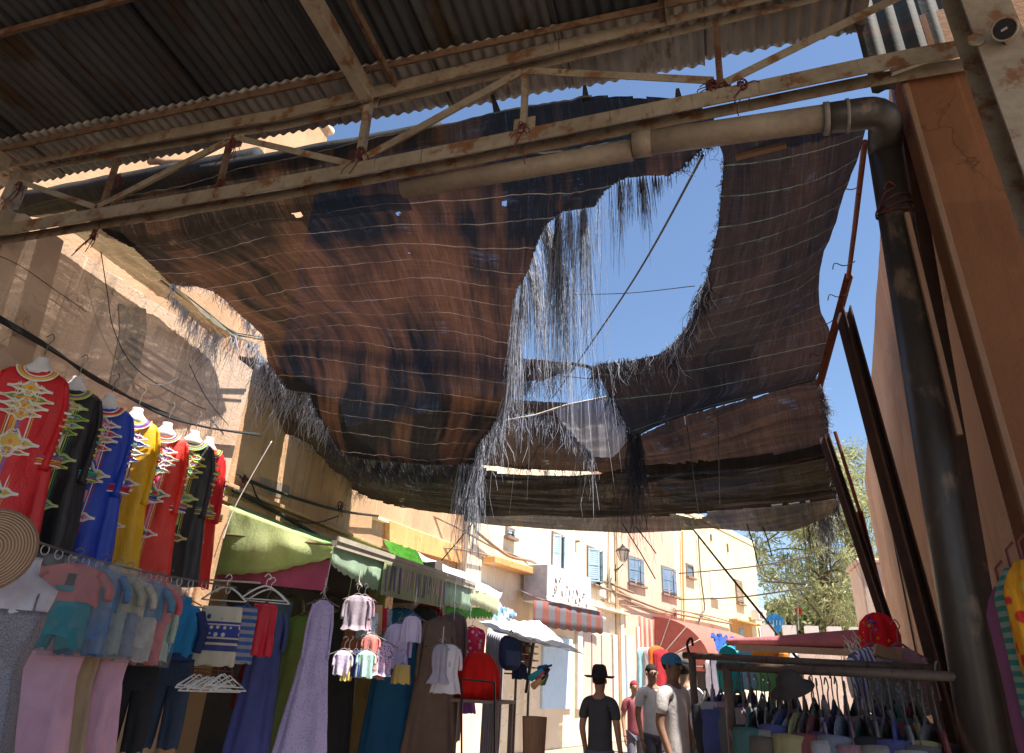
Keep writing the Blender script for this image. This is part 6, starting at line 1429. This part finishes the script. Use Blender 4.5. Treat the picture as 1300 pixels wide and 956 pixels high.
# ---------------------------------------------------------------- clothes rails on the right
def railrow(name, a, b, ymid, label, r=.018):
    t = thing(name, label, 'clothes rail', tuple(a)); t['_org'] = tuple(a)
    mb = MB(); mb.tube([a, b], r, 10); mb.build('bar', M('rail_brown', (.15, .10, .075), (.10, .07, .055), 7, .5, c3=(.05, .03, .02), p3=.6), t, smooth=True)
    return t
ra0, ra1 = P(868, 832, y=4.3), P(1190, 849, y=3.7); rb0, rb1 = P(912, 846, y=3.5), P(1236, 860, y=3.05)
t1 = railrow('clothes_rail', ra0, ra1, 4, 'farther brown clothes rail with its left post in view')
t2 = railrow('clothes_rail', rb0, rb1, 3.3, 'nearer brown clothes rail ending beside the drainpipe')
for t, a, b in ((t1, ra0, ra1), (t2, rb0, rb1)):
    for f in (.04, .97):
        p = a.lerp(b, f); mb = MB(); mb.tube([p, Vector((p.x, p.y, 0))], .02, 10); mb.build('post', MATS['rail_brown'], t, smooth=True)
for f in (.045,): 
    p = ra0.lerp(ra1, .03); mb = MB(); mb.tube(curve([p, p+Vector((-.01, 0, .06)), p+Vector((.015, 0, .09)), p+Vector((.02, 0, .05))], 10), .008, 6); mb.build('hook', m_blackpl, t1)
for f in (.88, .96): 
    p = rb0.lerp(rb1, f); mb = MB(); mb.tube([p, p+Vector((0, 0, .03)), p+Vector((.01, 0, .05))], .006, 6); mb.build('clip', m_blackpl, t2)
rcol = [((.05, .05, .06), 'black'), ((.6, .55, .6), 'pale lilac'), ((.12, .13, .35), 'indigo'), ((.55, .3, .36), 'rose'), ((.22, .2, .2), 'grey'), ((.42, .38, .34), 'beige'), ((.16, .08, .2), 'aubergine'), ((.62, .6, .58), 'white'), ((.1, .2, .18), 'bottle green'), ((.35, .1, .1), 'maroon'), ((.2, .16, .12), 'brown'), ((.3, .34, .42), 'slate blue'), ((.5, .42, .2), 'mustard')]
def railshirt(r, L, mat, seed):
    dress(r, mat, L, W=.17+.03*(seed%3), hem=.2, sl=.3+.1*(seed%3), seed=seed, hang=False, dp=.013, slw=.028, famp=.010, folds=9)
    hook(r, 0, .125, mat=m_wire)
for k in range(24):
    p = ra0.lerp(ra1, .09+.036*k+random.uniform(-.008, .008))-Vector((0, 0, .15+random.uniform(0, .03))); r = thing('rail_garment', '%s garment on the farther brown clothes rail' % rcol[k % 13][1], 'garment', tuple(p), math.radians(80+random.uniform(-12, 12)), 'garments on the farther clothes rail')
    railshirt(r, .75+random.uniform(-.1, .15), cloth('railA%d' % (k % 13), tuple(x*.6 for x in rcol[k % 13][0]), transl=0), k)
for k in range(23):
    p = rb0.lerp(rb1, .10+.034*k+random.uniform(-.008, .008))-Vector((0, 0, .15+random.uniform(0, .03))); r = thing('rail_garment', '%s garment on the nearer brown clothes rail' % rcol[(k*5+3) % 13][1], 'garment', tuple(p), math.radians(80+random.uniform(-12, 12)), 'garments on the nearer clothes rail')
    railshirt(r, .75+random.uniform(-.1, .15), cloth('railA%d' % ((k*5+3) % 13), (.1, .1, .1)), k+40)
# dark curved brim of a cap near the rails
q = P(1003, 868, y=3.2); mb = MB(); mb.lathe([(0, .05), (.025, .047), (.045, .03), (.055, .0), (.085, -.02), (.087, -.024), (.05, -.015), (0, -.015)], 28, q, ax=Matrix.Rotation(.35, 3, 'X') @ Matrix.Rotation(-.3, 3, 'Y')); tag(mb.build('felt_hat', cloth('feltgrey', (.05, .04, .036), transl=0), smooth=True), 'dark brown felt hat in front of the nearer clothes rail', 'hat')
# red flowered bonnet, striped cloth and box beside the right wall
q = P(1117, 806, y=4.9); rb_ = thing('red_bonnet', 'bright red ruffled bonnet with coloured flowers by the right wall', 'headwear', tuple(q)); rb_['_org'] = tuple(q)
mb = MB(); mb.loft([[q+Vector(((r_+.012*math.sin(7*a))*math.cos(a), (r_+.012*math.sin(7*a))*math.sin(a), z)) for a in [2*math.pi*k/42 for k in range(42)]] for r_, z in ((.10, -.11), (.105, -.05), (.11, .0), (.09, .07), (.05, .11), (.012, .125))]); mb.build('cap', cloth('bonnet_red', (.70, .01, .02)), rb_, smooth=True)
mb = MB(); rnd = random.Random(9)
for k in range(16):
    a = rnd.uniform(2.4, 5.2); z = rnd.uniform(-.05, .10); mb.lathe([(0, -.012), (.012, 0), (0, .012)], 6, q+Vector(((.11-max(0, z)*.4)*math.cos(a), .11*math.sin(a), z)), k % 4)
mb.build('flowers', [EM['gold'], EM['blue'], EM['purple'], EM['orange']], rb_)
hang(dress, 'striped_shirt', 'white shirt with red and blue stripes below the red bonnet', 'shirt', (1108, 822), 905, y=4.4, rz=30, group=None, mat=cloth('rwb', (.75, .73, .75), 'stripe', (.15, .15, .45), sc=14), W=.14, hem=.16, sl=.2)
hang(dress, 'lilac_shirt', 'dusty lilac shirt right of the red bonnet', 'shirt', (1142, 822), 905, y=4.2, rz=30, group=None, mat=cloth('dlil', (.45, .30, .38)), W=.12, hem=.13, sl=.2)
mb = MB(); q = P(1127, 830, y=4.1); mb.box(q, (.12, .08, .055), R=Matrix.Rotation(.3, 3, 'Y')); tag(mb.build('brown_box', M('kraft', (.35, .20, .12), (.3, .17, .1), 6), bevel=.004), 'small brown carton lying on clothes beside the red bonnet', 'box')
hang(dress, 'grey_knit', 'speckled grey knit top under the brown carton', 'knit top', (1131, 838), 905, y=4.0, rz=30, group=None, mat=cloth('spk', (.22, .22, .24), 'sequin', (.5, .5, .52), sc=60), W=.13, hem=.14, hang=False)
# scarves at the right edge
for i, (px, pyt, yy, W, c, pat, c2, c3, sc, lab) in enumerate((
    (1270, 745, 2.35, .05, (.28, .10, .20), None, None, None, 30, 'plum coloured scarf, leftmost at the right edge of the picture'),
    (1284, 722, 2.25, .055, (.05, .25, .22), 'hstripe', (.30, .42, .32), None, 12, 'teal and green striped scarf between the plum and orange scarves'),
    (1298, 712, 2.15, .06, (.75, .33, .02), 'floral', (.70, .05, .04), (.6, .5, .1), 22, 'orange scarf with red and yellow pattern at the right edge'))):
    q = P(px, pyt, y=yy); r = thing('hanging_scarf', lab, 'scarf', tuple(q), math.radians(-20), 'scarves at the right edge')
    mb = MB(); shape(mb, [(0, .015, .02), (-.02, W*.6, .04), (-.08, W, .05), (-1.0, W*1.15, .05)], famp=.012, folds=4, seed=i, rows=26)
    mb.build('cloth_length', cloth('scarf%d' % i, c, pat, c2, c3, sc), r, local=True, smooth=True)
    mb = MB(); mb.tube([Vector((0, 0, -.01)), Vector((0, 0, .05)), Vector((.02, 0, .07))], .004, 6); mb.build('hook', m_redtie, r, local=True)
q = P(606, 868, y=9.0); tb = thing('stall_table', 'low wooden table carrying the scarlet cloth dome', 'table', (q.x, q.y, 0)); tb['_org'] = (q.x, q.y, 0)
zt_ = q.z-.165; mb = MB(); mb.box((q.x, q.y, zt_-.02), (.8, .7, .035)); mb.build('tabletop', m_frame, tb, bevel=.005)
for sx_ in (-1, 1):
    for sy_ in (-1, 1): mb = MB(); mb.box((q.x+.36*sx_, q.y+.31*sy_, (zt_-.04)/2), (.05, .05, zt_-.04)); mb.build('leg', m_frame, tb)
q = P(680, 872, y=8.55); mb = MB(); mb.lathe([(0, 0), (.10, 0), (.12, q.z*.5), (.14, q.z-.3), (.12, q.z-.3), (.10, .1), (0, .05)], 20, (q.x, q.y, 0)); tag(mb.build('wicker_bin', m_wood, smooth=False), 'tall round bin holding the bundle of folded umbrellas', 'bin')
# ---------------------------------------------------------------- people
def person(loc, rz, label, H=1.72, shirt=(.7, .7, .7), trous=(.1, .1, .14), skin=(.36, .20, .13), hairc=(.02, .015, .012), hat=None, seed=0, walk=.12, headturn=0, short=True, stripe=None):
    root = thing('person', label, 'person', loc, rz, 'people in the lane'); s = H/1.72
    def skinned(name, verts, edges, rad, mat, root_i=0, sub=2):
        me = bpy.data.meshes.new(name); me.from_pydata([tuple(Vector(v)*s) for v in verts], edges, [])
        o = bpy.data.objects.new(name, me); COL.objects.link(o); o.parent = root; o['_org'] = (0, 0, 0)
        k = o.modifiers.new('skin', 'SKIN'); k.use_smooth_shade = True
        d = me.skin_vertices[0].data
        for i, r in enumerate(rad): d[i].radius = (r[0]*s, r[1]*s) if isinstance(r, tuple) else (r*s, r*s)
        d[root_i].use_root = True
        u = o.modifiers.new('sub', 'SUBSURF'); u.levels = sub; u.render_levels = sub
        me.materials.append(mat); return o
    w = walk
    V = [(0, 0, .92), (0, 0, 1.10), (0, -.01, 1.28), (0, 0, 1.42), (0, 0, 1.50), (0, -.01, 1.56), (0, -.012, 1.63), (0, 0, 1.69),      # 0-7 spine, head
         (-.09, 0, .86), (-.10, -w, .49), (-.10, -w*.6, .08), (-.11, -w*.6-.13, .03),
         (.09, 0, .86), (.10, w*.6, .49), (.10, w, .08), (.11, w-.13, .03),
         (-.17, 0, 1.40), (-.22, .02, 1.13), (-.22, -.08, .90), (-.22, -.11, .82),
         (.17, 0, 1.40), (.22, .02, 1.13), (.22, -.10, .90), (.22, -.13, .82), (0, -.10, 1.585)]
    E_ = [(0, 1), (1, 2), (2, 3), (3, 4), (4, 5), (5, 6), (6, 7), (0, 8), (8, 9), (9, 10), (10, 11), (0, 12), (12, 13), (13, 14), (14, 15), (3, 16), (16, 17), (17, 18), (18, 19), (3, 20), (20, 21), (21, 22), (22, 23)]
    R_ = [(.12, .09), (.115, .085), (.14, .095), (.09, .07), .05, (.066, .08), (.076, .092), (.055, .065), .085, .058, .04, .035, .085, .058, .04, .035, .055, .042, .03, .035, .055, .042, .03, .035, .01]
    sk = M('skin%d' % seed, skin, tuple(x*.85 for x in skin), 5, .6, bump=0)
    skinned('body', V[:24], E_, R_[:24], sk)
    cl = cloth('shirt%d' % seed, shirt, 'stripe' if stripe else None, stripe, sc=14, transl=0)
    tv = [(0, 0, .80), (0, 0, 1.10), (0, -.01, 1.28), (0, 0, 1.41), (-.17, 0, 1.40), (-.215, .015, 1.2), (.17, 0, 1.40), (.215, .015, 1.2)]
    te = [(0, 1), (1, 2), (2, 3), (3, 4), (4, 5), (3, 6), (6, 7)]
    skinned('shirt', tv, te, [(.17, .13), (.155, .12), (.16, .115), (.09, .085), .072, .062, .072, .062], cl)
    pv = [(0, 0, .95), (-.09, 0, .86), (-.10, -w, .49), (-.10, -w*.6, .10), (.09, 0, .86), (.10, w*.6, .49), (.10, w, .10)]
    skinned('trousers', pv, [(0, 1), (1, 2), (2, 3), (0, 4), (4, 5), (5, 6)], [(.14, .11), .10, .075, .06, .10, .075, .06], cloth('trou%d' % seed, trous, transl=0))
    hc = Vector((0, -.005, 1.635))*s
    def ell(mb, c, r, mi=0, n=14, cut=None):
        loops = []
        for j in range(n+1):
            t = math.pi*j/n; loops.append([Vector(c)+Vector((r[0]*math.sin(t)*math.cos(a)+1e-4*math.cos(a), r[1]*math.sin(t)*math.sin(a)+1e-4*math.sin(a), r[2]*math.cos(t))) for a in [2*math.pi*k/n for k in range(n)]])
        mb.loft(loops, mi)
    mb = MB(); ell(mb, hc+Vector((0, .022, .03))*s, (.082*s, .088*s, .09*s)); mb.build('hair', M('hair%d' % seed, hairc, bump=.5, bs=80), root, local=True, smooth=True)
    for nm_, c_, r_, m_ in (('nose', (0, -.098, -.01), (.014, .022, .024), sk), ('ear', (-.08, 0, -.005), (.012, .02, .03), sk), ('ear', (.08, 0, -.005), (.012, .02, .03), sk),
                            ('eye', (-.03, -.082, .012), (.013, .01, .009), m_blackpl), ('eye', (.03, -.082, .012), (.013, .01, .009), m_blackpl), ('mouth', (0, -.086, -.045), (.024, .01, .007), M('lips', (.25, .09, .07)))):
        mb = MB(); ell(mb, hc+Vector(c_)*s, tuple(x*s for x in r_), 0, 8); mb.build(nm_, m_, root, local=True, smooth=True)
    if hat == 'fedora':
        mb = MB(); mb.lathe([(0, .115), (.045, .12), (.07, .105), (.082, .06), (.092, .0), (.15, -.008), (.17, .006), (.172, -.002), (.14, -.018), (0, -.012)], 30, hc+Vector((0, .005, .05))*s); mb.build('hat', cloth('black_felt', (.02, .02, .022), transl=0), root, local=True, smooth=True)
    if hat == 'cap':
        mb = MB(); ell(mb, hc+Vector((0, .01, .045))*s, (.094*s, .105*s, .075*s)); b = hc+Vector((0, -.10, .035))*s
        mb.slab([b+Vector((x, y, z)) for x, y, z in ((-.07, .03, .0), (-.06, -.05, -.012), (-.02, -.085, -.02), (.02, -.085, -.02), (.06, -.05, -.012), (.07, .03, 0))], (0, 0, .008)); mb.build('cap', cloth('cap_blue', (.05, .15, .28), transl=0), root, local=True, smooth=False)
    mb = MB()
    for sx_, yy in ((-.11, -w*.6-.06), (.11, w-.06)):
        mb.loft([[Vector((sx_+r_[0]*math.cos(a), yy+r_[1]*math.sin(a), z))*s for a in [2*math.pi*k/14 for k in range(14)]] for r_, z in (((.045, .13), .002), ((.048, .135), .03), ((.04, .11), .06), ((.03, .05), .09))])
    mb.build('shoes', M('shoe%d' % seed, (.06, .05, .05), bump=0), root, local=True, smooth=True)
    # hands: palm with five separate short skinned fingers
    for sd, y0 in ((-1, -.12), (1, -.14)):
        mb = MB(); c = Vector((sd*.22, y0, .79)); mb.loft([[c+Vector((.016*math.cos(a), .04*math.sin(a), z)) for a in [2*math.pi*k/10 for k in range(10)]] for z in (.04, 0, -.04)])
        for k, (o, l) in enumerate(((-.03, .06), (-.01, .07), (.01, .066), (.03, .052))): mb.tube([c+Vector((0, o, -.035)), c+Vector((-sd*.006, o*1.05, -.035-l*.5)), c+Vector((-sd*.02, o*1.05, -.035-l))], [.009, .008, .006], 6)
        mb.tube([c+Vector((0, -.035, .01)), c+Vector((-sd*.01, -.06, -.02)), c+Vector((-sd*.015, -.062, -.05))], [.011, .009, .007], 6)
        mb.v = [v*s for v in mb.v]; mb.build('hand', sk, root, local=True, smooth=True)
    return root
def ppl(px, pyt, y, rz, label, **kw):
    q = P(px, pyt, y=y); H = q.z-kw.pop('extra', 0); return person((q.x, q.y, 0), math.radians(rz), label, H=H, **kw)
ppl(761, 843, 8.4, 170, 'person in a black brimmed hat seen from behind, alone in the lane middle', hat='fedora', extra=.09, seed=1, shirt=(.05, .05, .06), walk=.1)
ppl(852, 829, 7.6, 60, 'person in a blue cap and greyish white shirt looking down, left of the clothes rails', hat='cap', extra=.03, seed=2, shirt=(.52, .48, .47), skin=(.24, .13, .085), walk=.15)
ppl(827, 846, 10.5, 30, 'dark haired person in a white shirt behind the capped one to the left', seed=3, shirt=(.78, .76, .74), walk=.12)
ppl(868, 842, 9.6, 160, 'person in a white and lilac top just right of the capped one', seed=4, shirt=(.74, .70, .76), skin=(.42, .26, .18), walk=.12)
ppl(805, 866, 12.5, 20, 'person in a burgundy headscarf low in front of the burgundy awning shop', seed=5, shirt=(.3, .08, .1), hairc=(.30, .04, .06), walk=.1)
# street things under the burgundy awning
for i, (px, pyt, pyb, c, lab) in enumerate(((818, 822, 890, (.35, .6, .62), 'pale aqua cloth hanging at the left of the burgundy awning shop'), (827, 822, 890, (.5, .4, .38), 'patterned brown cloth hanging beside the aqua one'), (833, 820, 900, (.70, .16, .03), 'orange cloth hanging under the fan end of the burgundy awning'), (839, 824, 890, (.45, .03, .04), 'dark red cloth beside the orange one'), (868, 828, 890, (.2, .16, .13), 'dark brown cloth under the right half of the burgundy awning'), (905, 835, 890, (.7, .66, .72), 'white blouse hanging far right under the burgundy awning'))):
    hang(dress, 'shop_cloth', lab, 'cloth', (px, pyt), pyb, y=19.0, rz=30, group='cloths under the burgundy awning', mat=cloth('fc%d' % i, c), W=.22, hem=.26, seed=i)

# ---------------------------------------------------------------- light, sky, camera
sun_az, sun_el = math.radians(105), math.radians(67)   # azimuth measured from street direction (+Y) towards +X
S = Vector((math.sin(sun_az)*math.cos(sun_el), math.cos(sun_az)*math.cos(sun_el), math.sin(sun_el)))
sl = bpy.data.lights.new('sun', 'SUN'); sl.energy = 5.0; sl.angle = math.radians(.5); sl.color = (1, .94, .84)
so = bpy.data.objects.new('sun', sl); COL.objects.link(so); so.rotation_euler = S.to_track_quat('Z', 'Y').to_euler()
w = bpy.data.worlds.new('World'); SC.world = w; w.use_nodes = True; n = w.node_tree
sky = n.nodes.new('ShaderNodeTexSky'); sky.sky_type = 'NISHITA'; sky.sun_disc = False; sky.sun_elevation = sun_el; sky.sun_rotation = sun_az
sky.air_density = 1.0; sky.dust_density = .3; sky.ozone_density = 3.0
bg = n.nodes['Background']; bg.inputs[1].default_value = .075; n.links.new(sky.outputs[0], bg.inputs[0])
cd = bpy.data.cameras.new('camera'); cam = bpy.data.objects.new('camera', cd); COL.objects.link(cam)
cd.sensor_width = 36; cd.sensor_fit = 'HORIZONTAL'; cd.lens = FPX/1300*36; cd.shift_y = -44.5/1300; cd.clip_end = 800; cd.clip_start = .05
mt = Matrix((( _R.x, _U.x, -_f.x, CAM.x), (_R.y, _U.y, -_f.y, CAM.y), (_R.z, _U.z, -_f.z, CAM.z), (0, 0, 0, 1))); cam.matrix_world = mt
SC.camera = cam
SC.view_settings.view_transform = 'Standard'; SC.view_settings.look = 'None'; SC.view_settings.exposure = 1.42; SC.view_settings.gamma = 1
SC.render.engine = 'CYCLES'; SC.cycles.use_denoising = True
SC.cycles.max_bounces = 8; SC.cycles.diffuse_bounces = 4; SC.cycles.glossy_bounces = 2; SC.cycles.transmission_bounces = 4; SC.cycles.transparent_max_bounces = 12
for o in bpy.data.objects:
    if '_org' in o: del o['_org']
